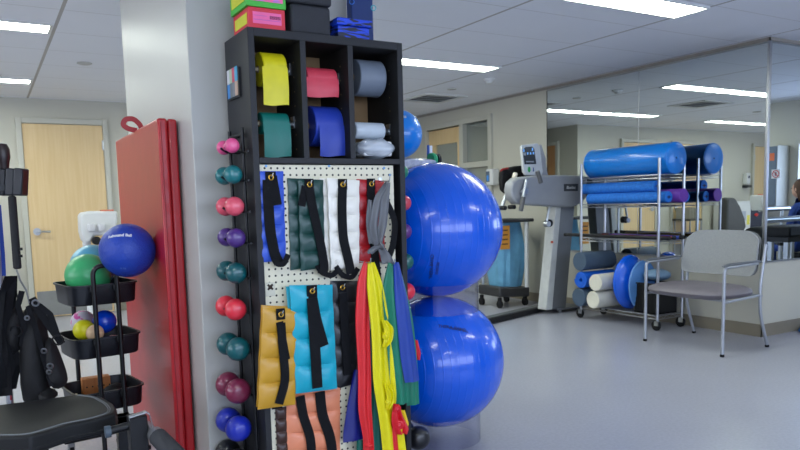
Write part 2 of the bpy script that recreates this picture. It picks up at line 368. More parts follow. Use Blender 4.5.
# ceiling lights
diff_m = emis('light_diffuser', (246, 255, 244), DIFF)
def troffer(x0, x1, y0, y1, label, first=None):
    t = thing('ceiling_light', label, 'ceiling light', ((x0+x1)/2, (y0+y1)/2, H-.004), 'recessed strip lights in the ceiling')
    bm = NB(); z0, z1 = H-.012, H-.0002; f = .018
    for lo, hi in (((x0, y0, z0), (x1, y0+f, z1)), ((x0, y1-f, z0), (x1, y1, z1)), ((x0, y0+f, z0), (x0+f, y1-f, z1)), ((x1-f, y0+f, z0), (x1, y1-f, z1))): bx(bm, lo, hi)
    obj('light_frame', bm, white_p, t)
    obj('diffuser', SB(((x0+f, y0+f, H-.007), (x1-f, y1-f, H-.001))), diff_m, t)
for x0, x1, y0, y1, lb in (
    (3.07, 4.27, 5.335, 5.59, 'recessed strip light seen just right of the black cabinet top'),
    (1.87, 3.07, 5.335, 5.59, 'recessed strip light hidden behind the cabinet, seen in the mirror'),
    (3.07, 4.27, 3.13, 3.42, 'recessed strip light at the top edge above the wire cart'),
    (-.7, .5, 5.36, 5.61, 'recessed strip light at top left, the nearer of the two there'),
    (-.7, .5, 7.59, 7.83, 'recessed strip light at top left, the farther one near the maple door wall'),
    (-1.9, -.7, 7.59, 7.83, 'recessed strip light past the left edge, farther row'),
    (-1.9, -.7, 5.36, 5.61, 'recessed strip light past the left edge, nearer row'),
    (3.15, 4.35, 7.45, 7.7, 'recessed strip light in the hallway end, seen in the mirror at left'),
    (1.95, 3.15, 7.45, 7.7, 'recessed strip light seen in the mirror, behind the pillar'),
    (-.7, .5, .7, .95, 'recessed strip light above the weight bench, behind the viewer'),
    (3.07, 4.27, .8, 1.05, 'recessed strip light over the open floor, near the viewer'),
    (.0, 1.2, -1.5, -1.25, 'recessed strip light behind the viewer by the rear windows'),
    (6.6, 7.8, 1.5, 1.75, 'recessed strip light over the parallel bars, seen in the right mirror'),
    (7.8, 9.0, .2, .45, 'recessed strip light near the right windows'),
    (6.6, 7.8, 7.9, 8.15, 'unseen strip light added to brighten the small office behind the glazed door'),  # added lamp, itself unseen, lightens the office behind the glass
    (-3.1, -1.9, 3.1, 3.35, 'recessed strip light over the left side of the room'),
    ): troffer(x0, x1, y0, y1, lb)
# ceiling fittings
p = P(489, 79, 'z', H); bm = NB(); lathe(bm, (p.x, p.y, H), (0, 0, -1), [(0, 0), (.06, 0), (.06, .015), (.035, .03), (.03, .045), (0, .05)]); tag(obj('smoke_detector', bm, white_p), 'white smoke detector on the ceiling between the light and the mirror', 'smoke detector')
p = P(84.5, 63, 'z', H); bm = NB(); lathe(bm, (p.x, p.y, H), (0, 0, -1), [(0, 0), (.06, 0), (.06, .006), (.04, .012), (0, .012)]); tag(obj('ceiling_speaker', bm, mat('grey_disc', (182, 182, 178), .6)), 'small round grey disc on the ceiling at top left', 'ceiling fitting')
p = P(452, 88.8, 'z', H); bm = NB(); lathe(bm, (p.x, p.y, H), (0, 0, -1), [(0, 0), (.05, 0), (.05, .008), (0, .012)]); tag(obj('sprinkler_cover', bm, mat('grey_disc', (182, 182, 178), .6)), 'small round grey disc on the ceiling right of the black cabinet', 'ceiling fitting')
def vent(x, y, label):
    t = thing('ceiling_vent', label, 'vent', (x, y, H-.01), 'square air vents')
    obj('vent_frame', SB(((x-.3, y-.3, H-.012), (x+.3, y-.24, H)), ((x-.3, y+.24, H-.012), (x+.3, y+.3, H)), ((x-.3, y-.24, H-.012), (x-.24, y+.24, H)), ((x+.24, y-.24, H-.012), (x+.3, y+.24, H))), white_p, t)
    obj('vent_backing', SB(((x-.24, y-.24, H-.002), (x+.24, y+.24, H))), mat('vent_dark', (96, 98, 98), .8), t)
    for k in range(4):
        yy = y-.18+.12*k; bm = NB(); bx(bm, (x-.24, yy-.03, H-.011), (x+.24, yy+.03, H-.008), Matrix.Rotation(.18, 3, 'X')); obj('slat', bm, white_p, t)
vent(4.75, 7.25, 'square air vent in the ceiling right of the black cabinet')
vent(2.5, 6.37, 'square air vent in the ceiling, seen in the mirror between two lights')
# ================================================================ CABINET WITH PEGBOARD
YR = 2.55; XL, XR = .876, 1.528; ZT = 1.828; YB = 2.83; TH = .024
D1, D2 = 1.09, 1.29; ZS = 1.338
cab = thing('storage_cabinet', 'tall charcoal cabinet with six cubbies above a pegboard front, beside the pillar', 'cabinet', ((XL+XR)/2, (YR+YB)/2, 0))
for x, xi in ((XL, XL+TH), (XR-TH, XR-TH-.001)):
    obj('side_panel', SB(((x, YR, 0), (x+TH, YB, ZT))), cab_m, cab, bevel=.0015)
    obj('inner_shade_lining', SB(((xi, YR+.002, ZS+.023), (xi+.001, YB-.011, ZT-.031))), cab_in, cab)  # thin dark sheet painting shade onto the cubby walls
obj('top_panel', SB(((XL+TH, YR, ZT-.03), (XR-TH, YB, ZT))), cab_m, cab, bevel=.0015)
obj('top_shade_lining', SB(((XL+TH+.001, YR+.002, ZT-.031), (XR-TH-.001, YB-.011, ZT-.0301))), cab_in, cab)  # same dark sheet, shade painted under the cabinet top
obj('shelf', SB(((XL+TH, YR, ZS), (XR-TH, YB-.01, ZS+.022))), cab_m, cab, bevel=.0015)
zm = (ZS+.022+ZT-.03)/2
obj('bottom_panel', SB(((XL+TH, YR+.01, .06), (XR-TH, YB, .085)), ((XL+TH, YR+.04, 0), (XR-TH, YR+.06, .06))), cab_m, cab)
for x in (D1, D2):
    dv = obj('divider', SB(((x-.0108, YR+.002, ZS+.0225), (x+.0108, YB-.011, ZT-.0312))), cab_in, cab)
    obj('edge_band', SB(((x-.011, YR, ZS+.0222), (x+.011, YR+.002, ZT-.0302))), cab_m, dv)
obj('back_panel', SB(((XL+TH, YB-.01, .085), (XR-TH, YB-.002, ZT-.03))), mat('brown_back_board', (150, 120, 82), .7, var=.08), cab)
# shelf-pin holes in the right wall of each cubby
for x in (D1-.0115, D2-.0115, XR-TH-.0005):
    bm = NB()
    for j in range(7):
        z = ZS+.06+j*.055; cyl(bm, (x, YR+.07, z), (x-.0008, YR+.07, z), .003, 8)
    obj('pin_holes', bm, mat('pin_hole_tan', (120, 104, 70), .7), cab)
# pegboard with real holes drawn in its material (a regular 1 inch pattern)
PX0, PX1, PZ0, PZ1 = .9, 1.478, .1, 1.334; YP = 2.562
pm_ = mat('cream_pegboard', (226, 220, 194), .5, var=.02); nt = pm_.node_tree; L = nt.links
sep = nt.nodes.new('ShaderNodeSeparateXYZ'); L.new(nt.nodes['Texture Coordinate'].outputs['Object'], sep.inputs[0])
pp = []
for k in (0, 2):
    q = nt.nodes.new('ShaderNodeMath'); q.operation = 'PINGPONG'; q.inputs[1].default_value = .0127; L.new(sep.outputs[k], q.inputs[0])
    s = nt.nodes.new('ShaderNodeMath'); s.operation = 'POWER'; s.inputs[1].default_value = 2; L.new(q.outputs[0], s.inputs[0]); pp.append(s)
ad = nt.nodes.new('ShaderNodeMath'); L.new(pp[0].outputs[0], ad.inputs[0]); L.new(pp[1].outputs[0], ad.inputs[1])
lt = nt.nodes.new('ShaderNodeMath'); lt.operation = 'LESS_THAN'; lt.inputs[1].default_value = .0042**2; L.new(ad.outputs[0], lt.inputs[0])
mx = nt.nodes.new('ShaderNodeMix'); mx.data_type = 'RGBA'; L.new(lt.outputs[0], mx.inputs[0]); L.new(nt.nodes['Color Ramp'].outputs[0], mx.inputs[6]); mx.inputs[7].default_value = lin((30, 26, 22))
L.new(mx.outputs[2], nt.nodes['Principled BSDF'].inputs['Base Color'])
obj('pegboard', SB(((PX0, YP, PZ0), (PX1, YP+.006, PZ1))), pm_, cab)
for px, py in ((266, 166), (329, 166), (384, 168), (390, 175)):
    p = P(px, py, 'y', YP); bm = NB(); lathe(bm, (p.x, YP, p.z), (0, -1, 0), [(.0055, 0), (.005, .002), (0, .003)], 12); obj('screw', bm, mat('blue_screw', (110, 150, 190), .3, .6), cab)
# white patch plate with a torn hole, left of the turquoise cuff
p = P(270, 287, 'y', YP)
bm = NB(); bx(bm, (p.x-.02, YP-.003, p.z-.035), (p.x+.02, YP, p.z+.018)); obj('patch_plate', bm, mat('cream_plate', (208, 205, 186), .5), cab, bevel=.002)
bm = NB()
for a in range(4):
    an = PI/4+a*PI/2; bx(bm, (p.x-.004, YP-.0045, p.z-.004), (p.x+.014, YP-.003, p.z+.004), Matrix.Rotation(-an, 3, 'Y'), (p.x, YP, p.z))
cyl(bm, (p.x, YP-.005, p.z), (p.x, YP-.003, p.z), .008, 8); obj('torn_hole', bm, mat('dark_hole', (48, 34, 24), .8), cab)

# colour chart in a holder on the left side
ch = thing('colour_chart', 'small colour-blocked card in a black holder on the cabinet side', 'card', (XL-.005, 2.74, 1.6))
a, b = P(227.5, 71, 'x', XL-.004), P(240, 97, 'x', XL-.004); y1, y0 = a.y-.01, b.y+.005; z1, z0 = 1.708, 1.60
obj('card_holder', SB(((XL-.008, y0-.012, z0-.006), (XL-.0005, y1+.002, z1-.005))), black, ch)
cols = [[(214, 214, 216), (176, 200, 170), (214, 90, 110), (80, 170, 205)], [(60, 140, 210), (110, 118, 122), (124, 130, 136), (200, 168, 146)]]
for r in range(2):
    for k in range(4):
        yy1 = y1-(y1-y0)*k/4; yy0 = y1-(y1-y0)*(k+1)/4+.001; zz1 = z1-(z1-z0)*r/2; zz0 = z1-(z1-z0)*(r+1)/2+.001
        bm = NB(); bx(bm, (XL-.0105, yy0, zz0), (XL-.008, yy1, zz1)); obj('colour_block', bm, mat('chart_%d_%d' % (r, k), cols[r][k], .5), ch)

# ---- rolls of exercise band on wooden rods
rod_m = mat('pale_dowel', (196, 186, 160), .5, var=.05)
def roll(px0, px1, pyc, r, pyb, col, name, label, bx0, bx1, yc=None, hang=True, cmat=None):
    yc = YR+.055+r if yc is None else yc
    xa = P(px0, pyc, 'y', yc).x; xb = P(px1, pyc, 'y', yc-r).x; zc = P((px0+px1)/2, pyc, 'y', yc).z
    yf = yc-r; zb = P((px0+px1)/2, pyb, 'y', yf).z
    m = cmat or mat(name, col, .42, var=.05, scale=20)
    t = thing('exercise_band_roll', label, 'exercise band roll', ((xa+xb)/2, yc, zc-r), 'rolls of exercise band in the cubbies')
    bm = NB(); ri = .014
    prof = [(ri, 0), (r-.003, 0), (r, .003), (r, xb-xa-.003), (r-.003, xb-xa), (ri, xb-xa), (ri, 0)]
    lathe(bm, (xa, yc, zc), (1, 0, 0), prof, 40); obj('band_roll', bm, m, t)
    bm = NB(); pipe(bm, (xa-.0015, yc, zc), (xb+.0015, yc, zc), .0135, .009, 20); obj('core', bm, mat('roll_core', (150, 128, 96), .7), t)
    if hang:
        w0 = P(px0+(4 if px0 in (258, 259) else (11 if px0 == 308 else 0)), pyc, 'y', yc-r).x
        bm = NB()
        def fn(u, v):
            z = zc-(zc-zb)*v; yo = -.002-.004*math.sin(PI*v)-.0015*math.sin(7*u+3*v)*v
            return Vector((w0+(xb-w0)*u, yf+yo, z-.003*math.sin(5*u)*v))
        sheet(bm, fn, 12, 12, lambda u, v: Vector((0, .0016, 0))); obj('hanging_end', bm, m, t)
    q = thing('roll_rod', 'pale wooden rod carrying the ' + label.split(' exercise')[0] + ' roll', 'rod', ((bx0+bx1)/2, yc, zc), 'rods in the cubbies')
    bm = NB(); cyl(bm, (bx0+.001, yc, zc), (bx1-.001, yc, zc), .0075, 14); obj('dowel', bm, rod_m, q)
    bm = NB(); bx(bm, (bx1-.004, yc-.016, zc-.015), (bx1-.0005, yc+.016, zc+.03)); cyl(bm, (bx1-.03, yc, zc), (bx1-.0005, yc, zc), .0125, 14); bx(bm, (bx1-.03, yc-.004, zc+.004), (bx1-.022, yc+.004, zc+.032)); obj('rod_bracket', bm, metal, q)
CX = [(XL+TH, D1-.011), (D1+.011, D2-.011), (D2+.011, XR-TH)]
roll(258, 287.5, 70.5, .064, 105, (226, 214, 24), 'yellow_band', 'yellow exercise band roll, top left cubby', *CX[0])
roll(303, 338, 80, .045, 97, (214, 66, 84), 'red_band', 'red exercise band roll, top middle cubby', *CX[1])
roll(353, 387, 79, .074, 84, (116, 126, 140), 'grey_band', 'grey exercise band roll, top right cubby', *CX[2], hang=False)
roll(259, 290, 124, .042, 157, (8, 112, 100), 'green_band', 'green exercise band roll, lower left cubby', *CX[0])
roll(308, 344, 127, .080, 156, (36, 62, 168), 'blue_band', 'blue exercise band roll, lower middle cubby', *CX[1])
roll(353, 386, 131, .034, 140, (196, 206, 214), 'pale_band', 'pale silver exercise band roll, lower right cubby', *CX[2], hang=False)
# clear bag of folded white cloths at the bottom of the right cubby
a = P(356, 158, 'y', YR+.06); b = P(399, 158, 'y', YR+.03); b.x = XR-TH+.006; zb0 = ZS+.0225
bg_t = thing('plastic_bag', 'clear plastic bag of white folded cloths in the lower right cubby', 'bag', ((a.x+b.x)/2, YR+.1, zb0))
bm = NB()
def fbag(u, v):
    an = 2*PI*u; s = math.sin(PI*max(.02, min(.98, v)))**.45; x = a.x+(b.x-a.x-.008)*v
    return Vector((x, YR+.055+.072*s*math.cos(an)*(1+.08*math.sin(9*v+2*an)), zb0+.044+.042*s*math.sin(an)*(1+.12*math.sin(13*v+an*3))))
A = [[bm.verts.new(fbag(i/28, j/26)) for i in range(28)] for j in range(27)]
for j in range(26):
    for i in range(28): bm.faces.new((A[j][i], A[j][(i+1) % 28], A[j+1][(i+1) % 28], A[j+1][i]))
bm.faces.new(A[0][::-1]); bm.faces.new(A[-1])
obj('bag_film', bm, bagplastic, bg_t)
for k in range(3):
    bm = NB(); bx(bm, (a.x+.018, YR+.02, zb0+.012+.021*k), (b.x-.03, YR+.11, zb0+.030+.021*k)); obj('folded_cloth', bm, mat('white_cloth', (226, 228, 230), .8, bump=.2), bg_t, bevel=.006)

# ================================================================ THINGS ON TOP OF THE CABINET
def slot(px0, px1, y): return P(px0, 30, 'y', y).x, P(px1, 30, 'y', y).x
yf = YR+.012
x0, x1 = XL+.012, P(285.5, 29, 'y', yf).x
tb = 0.089
zt1 = P(249, 5.5, 'y', yf).z
def carton(name, x0, x1, y0, y1, z0, z1, faces, label, lidm=None, group=None):
    t = thing(name, label, 'box', ((x0+x1)/2, (y0+y1)/2, z0), group)
    obj('box_body', SB(((x0, y0, z0), (x1, y1, z1))), faces, t, bevel=.002)
    return t
redc = mat('red_card', (212, 44, 62), .5); greenc = mat('green_card', (70, 184, 62), .5)
yelp = mat('yellow_print', (216, 218, 48), .5); pinkp = mat('pink_print', (240, 104, 160), .5); lilp = mat('lilac_print', (196, 120, 200), .5)
zr = zt1-.002
t = carton('cardboard_box', x0, x1, yf, YB-.09, ZT, zr, redc, 'red box with pink label and yellow end, on the cabinet, below a green one')
ye = .005
obj('end_label', SB(((x0-.0012, yf+.02, ZT+.018), (x0-.0001, YB-.11, zr-.018))), yelp, t)
obj('front_label', SB(((x0+.015, yf-.0012, ZT+.018), (x1-.015, yf-.0001, zr-.016))), pinkp, t)
zl = ZT+.018; hl = zr-.016-zl; xl = x1-x0
bm = SB(((x0+.017, yf-.0018, zl+hl*.30), (x1-.017, yf-.0013, zl+hl*.36)), ((x0+.017, yf-.0018, zl+hl*.66), (x0+.07, yf-.0013, zl+hl*.70)))
obj('label_rule', bm, mat('lilac_line', (200, 96, 170), .5), t)
bm = NB()
for k in range(16): bx(bm, (x1-.06+k*.0026, yf-.002, zl+hl*.45), (x1-.06+k*.0026+(.0009 if k % 3 else .0017), yf-.0013, zl+hl*.74))
obj('barcode', bm, mat('barcode_ink', (90, 30, 60), .6), t)
t = carton('cardboard_box', x0-.01, x1+.002, yf-.008, YB-.09, zr+.0005, zr+.105, greenc, 'green box with pink and yellow panels on top of the red box')
obj('end_label', SB(((x0-.0115, yf+.012, zr+.02), (x0-.0101, YB-.11, zr+.1))), yelp, t)
obj('front_label', SB(((x0+.004, yf-.0095, zr+.02), (x1-.01, yf-.0081, zr+.1))), pinkp, t)
bm = NB()
for k, (ux, w) in enumerate(((.3, .03), (.75, .034))):
    xx = x0+(x1-x0)*ux; y = yf-.0105; prism(bm, [(xx-w/2, y, zr+.021), (xx+w/2, y, zr+.021), (xx, y, zr+.04)], (0, .0009, 0))
obj('printed_shape', bm, lilp, t)
# black padded blocks
for k, (pa, pb, pz0, pz1, lb) in enumerate(((291, 331, 35, 9, 'rounded black foam block on the cabinet, lower of two'), (287, 333, 9, -14, 'rounded black foam block on the cabinet, upper of two'))):
    x_0, x_1 = P(pa, 30, 'y', yf+.01).x, P(pb, 30, 'y', yf+.01).x
    z_0 = ZT if k == 0 else ZT+.112; z_1 = z_0+.11
    o = tag(obj('foam_block', SB(((x_0, yf+.008, z_0+(.001 if k else 0)), (x_1, yf+.2, z_1))), mat('charcoal_foam', (40, 42, 47), .7, bump=.2, bscale=200), bevel=.012, seg=4), lb, 'foam block', 'black foam blocks on the cabinet')
# blue-black speckled box with lid
x_0, x_1 = P(340, 36, 'y', yf+.005).x, P(372, 36, 'y', yf+.005).x; zl = P(355, 26, 'y', yf).z
mb_ = speckle('blue_black_marble', (26, 32, 50), (24, 70, 210), 9, .47, .53, .5); mb_.node_tree.nodes['Noise Texture'].inputs['Distortion'].default_value = 1.0
_mp = mb_.node_tree.nodes.new('ShaderNodeMapping'); _mp.inputs['Scale'].default_value = (1.2, 1.2, 8); mb_.node_tree.links.new(mb_.node_tree.nodes['Texture Coordinate'].outputs['Object'], _mp.inputs[0]); mb_.node_tree.links.new(_mp.outputs[0], mb_.node_tree.nodes['Noise Texture'].inputs['Vector'])
t = thing('speckled_box', 'blue and black marbled foam box with overhanging lid on the cabinet', 'box', ((x_0+x_1)/2, yf+.08, ZT))
obj('box_body', SB(((x_0-.004, yf+.012, ZT), (x_1-.008, yf+.17, zl))), mb_, t, bevel=.003)
obj('box_lid', SB(((x_0-.012, yf, zl+.0005), (x_1+.002, yf+.18, zl+.028))), mb_, t, bevel=.004)
# tall blue binder-like box behind it
y_ = yf+.195
x_0, x_1 = P(352, 20, 'y', y_).x, P(373.5, 20, 'y', y_).x
t = thing('blue_case', 'tall dark blue case with cord loops, standing behind the marbled box', 'case', ((x_0+x_1)/2, y_+.02, ZT))
obj('case_body', SB(((x_0, y_, ZT), (x_1, y_+.05, ZT+.33))), mat('navy_fabric', (20, 48, 104), .6, bump=.15), t, bevel=.006)
for sx, zz, c in ((x_0, P(352, 2, 'y', y_).z, (40, 110, 200)), (x_1, P(372, 8, 'y', y_).z, (90, 190, 200))):
    bm = NB(); torus(bm, (sx, y_-.003, zz), (.3, 1, .2), .010, .002); obj('cord_loop', bm, mat('cord_%d' % c[0], c, .5), t)

# ================================================================ DUMBBELL RACKS
def dumb_rack(xs, sgn, label, heads):
    t = thing('dumbbell_rack', label, 'dumbbell rack', (xs, 2.7, .1))
    for y in (2.62, 2.775):
        bm = NB(); cyl(bm, (xs+sgn*.012, y, .1), (xs+sgn*.012, y, 1.475), .007, 12); obj('upright', bm, blackm, t)
    for z in (.13, 1.45):
        bm = NB(); cyl(bm, (xs+sgn*.012, 2.62, z), (xs+sgn*.012, 2.775, z), .006, 10); cyl(bm, (xs, 2.70, z), (xs+sgn*.014, 2.70, z), .006, 10); obj('crossbar', bm, blackm, t)
    for xd, yd, z, r in heads:
        for dy in (-.028, .028):
            bm = NB(); tube(bm, arc_path([(xs+sgn*.012, yd+dy, z-.022), (xd-sgn*.004, yd+dy, z-.02), (xd+sgn*.02, yd+dy, z-.004)], .012), .004, 8)
            cyl(bm, (xs+sgn*.012, yd-.075 if dy < 0 else yd+.028, z-.022), (xs+sgn*.012, yd-.028 if dy < 0 else yd+.075, z-.022), .004, 8)
            obj('cradle_arm', bm, blackm, t)
    return t
def dumbbell(x, y, z, r, col, label, hl):
    t = thing('dumbbell', label, 'dumbbell', (x, y, z-r), 'vinyl dumbbells on the cabinet sides')
    m = mat('vinyl_%02x%02x%02x' % col, col, .3, var=.04, coat=.3)
    for s in (-1, 1):
        bm = NB(); c = Vector((x, y+s*hl, z))
        pr = [(0, -r*.82), (r*.55, -r*.8), (r*.85, -r*.52), (r, -r*.1), (r, r*.15), (r*.84, r*.55), (r*.5, r*.82), (0, r*.86)]
        lathe(bm, c, (0, s, 0), pr, 20); obj('head', bm, m, t, sub=1)
        if s < 0:
            bm = NB(); bx(bm, (x-.004, c.y-r*.815, z-.006), (x-.001, c.y-r*.79, z+.006)); bx(bm, (x+.001, c.y-r*.815, z-.006), (x+.005, c.y-r*.79, z+.006)); obj('weight_mark', bm, mat('pale_mark', (200, 200, 205), .5), t)
    bm = NB(); cyl(bm, (x, y-hl, z), (x, y+hl, z), .0135, 14); obj('grip', bm, m, t)
fr = [((232, 145.5), .028, (224, 84, 138), 'pink'), ((233, 174.5), .035, (12, 108, 112), 'teal'), ((234.5, 206.3), .037, (222, 84, 104), 'coral pink'), ((236, 238), .037, (74, 42, 118), 'purple'),
      ((236, 273), .041, (8, 80, 84), 'dark teal'), ((235.5, 309.5), .043, (222, 48, 64), 'bright red'), ((238, 349), .047, (8, 84, 88), 'deep teal green'), ((238, 391), .051, (120, 36, 66), 'maroon'),
      ((238.5, 428.5), .053, (28, 46, 170), 'royal blue'), ((238, 462), .055, (24, 26, 30), 'black')]
where = ['topmost on the left side of the cabinet', 'second from the top on the left side of the cabinet', 'third from the top on the left side of the cabinet', 'fourth from the top, left side of the cabinet',
         'just below the purple one on the left side', 'just above the deep teal green one, left side', 'under the bright red one, left side', 'above the royal blue one, left side of the cabinet', 'under the maroon one, left side of the cabinet', 'lowest on the left side of the cabinet']
hs = []; hr = []
for (pp_, r, c, cn), wh in zip(fr, where):
    xd = XL-.066; p = P(pp_[0], pp_[1], 'x', xd); hl = .034+r*.62
    dumbbell(xd, p.y+hl, p.z, r, c, '%s vinyl dumbbell, %s' % (cn, wh), hl); hs.append((xd, p.y+hl, p.z, r))
dumb_rack(XL-.002, -1, 'black tubular dumbbell rack on the left side of the cabinet', hs)
rr = [(172, .03, (10, 120, 90), 'green'), (203, .035, (206, 62, 80), 'coral red'), (231.5, .035, (96, 40, 120), 'purple'), (262, .038, (6, 92, 86), 'teal'), (292, .04, (224, 40, 60), 'red'), (437, .055, (22, 23, 26), 'black')]
for k, (py, r, c, cn) in enumerate(rr):
    xd = XR+.026+r*.9; z = P(404, py, 'y', 2.66).z
    hl = .034+r*.62; dumbbell(xd, 2.665+hl+(-.05 if py > 400 else 0), z, r, c, '%s vinyl dumbbell peeping out on the right side of the cabinet' % cn, hl)
    hr.append((xd, 2.665+hl, z, r))
dumb_rack(XR+.002, 1, 'black tubular dumbbell rack on the right side of the cabinet', hr)
# ================================================================ CUFF WEIGHTS AND BANDS ON THE PEGBOARD
def ribbon(bm, pts, w, y, th=.002, wf=None):
    """flat strap in the x-z plane following pts = [(x, z)] at depth y (or per-point y)"""
    P2 = []; n = len(pts)
    for i in range(n-1):
        for k in range(5): t = k/5; P2.append([pts[i][j]*(1-t)+pts[i+1][j]*t for j in range(len(pts[i]))])
    P2.append(list(pts[-1]))
    for _ in range(3):
        Q = [P2[0]]+[[(a[j]+2*b[j]+c[j])/4 for j in range(len(b))] for a, b, c in zip(P2, P2[1:], P2[2:])]+[P2[-1]]; P2 = Q
    N = len(P2)-1
    def fn(u, v):
        i = min(N, int(round(v*N))); a = P2[max(0, i-1)]; b = P2[min(N, i+1)]; c = P2[i]
        dx, dz = b[0]-a[0], b[1]-a[1]; L = math.hypot(dx, dz) or 1; ww = w*(wf(v) if wf else 1)
        yy = c[2] if len(c) > 2 else y
        return Vector((c[0]-dz/L*(u-.5)*ww, yy, c[1]+dx/L*(u-.5)*ww))
    sheet(bm, fn, 3, N, lambda u, v: Vector((0, th, 0)))
def XZ(px, py, y=None): 
    p = P(px, py, 'y', YP-.03 if y is None else y); return (p.x, p.z)
def cuff(name, col, q, nseg, label, strap, sw, ybase, tail=None, back=None, grom=None, rough=.32, puff=.016, capw=None, logo=None):
    """q: tl, tr, br, bl pixels; strap: pixel path; ybase: depth of the pouch's back"""
    tl, tr, br, bl = [XZ(a, b, ybase-.012) for a, b in q]
    m = mat(name+'_vinyl', col, rough+.06, var=.05, coat=.1)
    cx = (tl[0]+tr[0])/2
    t = thing('cuff_weight', label, 'cuff weight', (cx, ybase, min(bl[1], br[1])), 'cuff weights hung on the pegboard')
    def pouch(nm, dx, dz, yb, pf):
        bm = NB()
        def pos(u, v):
            wob = .0009*math.sin(v*PI*nseg*2+1)*(1 if u > .5 else -1)*(0 < u < 1 or u in (0, 1))
            x = (tl[0]*(1-u)+tr[0]*u)*(1-v)+(bl[0]*(1-u)+br[0]*u)*v; z = (tl[1]*(1-u)+tr[1]*u)*(1-v)+(bl[1]*(1-u)+br[1]*u)*v
            return x+dx+wob*abs(u-.5)*2, z+dz
        def f(u, v):
            x, z = pos(u, v); s = abs(math.sin(PI*nseg*v))**.55; e = (1-abs(2*u-1)**4); h = .003+.72*pf*s*e*(1+.10*math.sin(11*u+7*v*nseg))
            return Vector((x, yb-h, z))
        def b(u, v):
            s = abs(math.sin(PI*nseg*v))**.55; e = (1-abs(2*u-1)**4); h = .003+.72*pf*s*e*(1+.10*math.sin(11*u+7*v*nseg)); return Vector((0, h+.002, 0))
        sheet(bm, f, 12, nseg*9, b); obj(nm, bm, m, t)
    pouch('pouch', 0, 0, ybase-(.02 if back else 0), puff)
    if back: pouch('back_pouch', back[0], back[1], ybase, .010)
    yf = ybase-(.02 if back else 0)-puff*.8-.008
    g = XZ(grom[0], grom[1], yf)
    # webbing patch that carries the eyelet
    cw = capw or sw
    bm = NB(); bx(bm, (g[0]-cw/2, yf+.0015, g[1]-.02), (g[0]+cw/2, yf+.006, g[1]+.022)); pt = obj('strap_patch', bm, webbing, t)
    bm = NB(); torus(bm, (g[0], yf-.001, g[1]), (0, 1, 0), .0085, .0028, 24, 8); obj('eyelet', bm, brass, t)
    pts = [XZ(a, b, yf) for a, b in strap]
    bm = NB(); ribbon(bm, pts, sw, yf-.001, .003); obj('strap', bm, webbing, t)
    if tail:
        bm = NB(); ribbon(bm, [XZ(a, b, yf) for a, b in tail], sw*(.9 if name == 'orange' else .85), yf+(.0035 if name != 'orange' else -.002), .002); obj('strap_tail', bm, webbing, t)
    if logo:
        l = XZ(logo[0], logo[1], yf); bm = NB(); yy = yf+.006
        torus(bm, (l[0], yf+.007, l[1]), (0, 1, 0), .009, .0006, 20, 4); bx(bm, (l[0]-.004, yf+.0065, l[1]-.006), (l[0]-.003, yf+.0075, l[1]+.006)); bx(bm, (l[0]+.002, yf+.0065, l[1]-.006), (l[0]+.003, yf+.0075, l[1]+.006)); obj('printed_mark', bm, mat('pale_green_ink_'+name, tuple(int(c*.8) for c in col), .5), t)
    # its hook
    bm = NB(); tube(bm, arc_path([(g[0], YP, g[1]+.004), (g[0], yf-.012, g[1]+.002), (g[0]+.004, yf-.016, g[1]+.016)], .008), .0018, 8)
    bx(bm, (g[0]-.006, YP-.002, g[1]-.004), (g[0]+.006, YP, g[1]+.016))
    tag(obj('peg_hook', bm, metal), 'metal peg hook holding the ' + label.split(' cuff')[0] + ' cuff weight', 'hook', 'peg hooks')
    return t
YB1 = YP-.004
cuff('blue', (44, 84, 196), [(258, 171), (284, 171), (287, 260), (260, 263)], 5, 'blue cuff weight hung at the upper left of the pegboard', [(268, 180), (268, 196), (270, 230), (275, 256), (279, 263)], .040, YB1,
     tail=[(273, 176), (278, 205)], grom=(271, 177.5), capw=.04, puff=.012)
cuff('bottle_green', (16, 62, 56), [(297, 179), (322, 180), (324, 267), (300, 271)], 5, 'bottle green cuff weight beside the white one, top row', [(309, 186), (312, 205), (320, 240), (325, 268), (322, 274)], .036, YB1,
     tail=[(306, 186), (302, 206)], back=(-.034, .004), grom=(309.5, 184.5), puff=.013)
cuff('white', (238, 234, 222), [(326, 178), (358, 180.5), (358, 266), (330, 270)], 5, 'white cuff weight in the middle of the top row', [(342.5, 188), (342, 210), (343, 238), (349, 262), (351, 274)], .038, YB1,
     back=(-.022, 0), grom=(343, 184.5), puff=.014, logo=(338, 262))
cuff('red', (172, 24, 32), [(358, 179), (385, 180.5), (386, 262), (359, 263)], 5, 'red cuff weight at the right end of the top row, partly under a grey band', [(371, 186), (371, 215), (374, 245), (377, 275), (379, 296)], .036, YB1, grom=(371.5, 184), puff=.013)
cuff('black', (30, 31, 34), [(332, 281), (359, 281), (359, 383), (334, 391)], 5, 'black cuff weight beside the turquoise one', [(343, 293), (345, 330), (348, 375)], .036, YB1, grom=(342.5, 287.5), puff=.016)
cuff('orange', (230, 140, 102), [(287, 378), (341, 372), (341, 487), (288, 490)], 6, 'wide salmon orange cuff weight at the bottom, below the turquoise one', [(320, 392), (322, 415), (331, 438), (334, 470)], .042, YB1-.001,
     tail=[(300, 396), (303, 416), (311, 438), (312, 470)], grom=(318, 386), puff=.015)
cuff('turquoise', (0, 162, 186), [(288.5, 285), (331, 284.5), (336, 388), (295, 393)], 4, 'turquoise cuff weight in the middle of the lower row', [(312, 298), (314, 330), (316, 360), (317.5, 388)], .042, YB1-.032,
     tail=[(313, 295), (317, 318), (325, 346)], back=(-.005, -.006), grom=(312.3, 291), puff=.018)
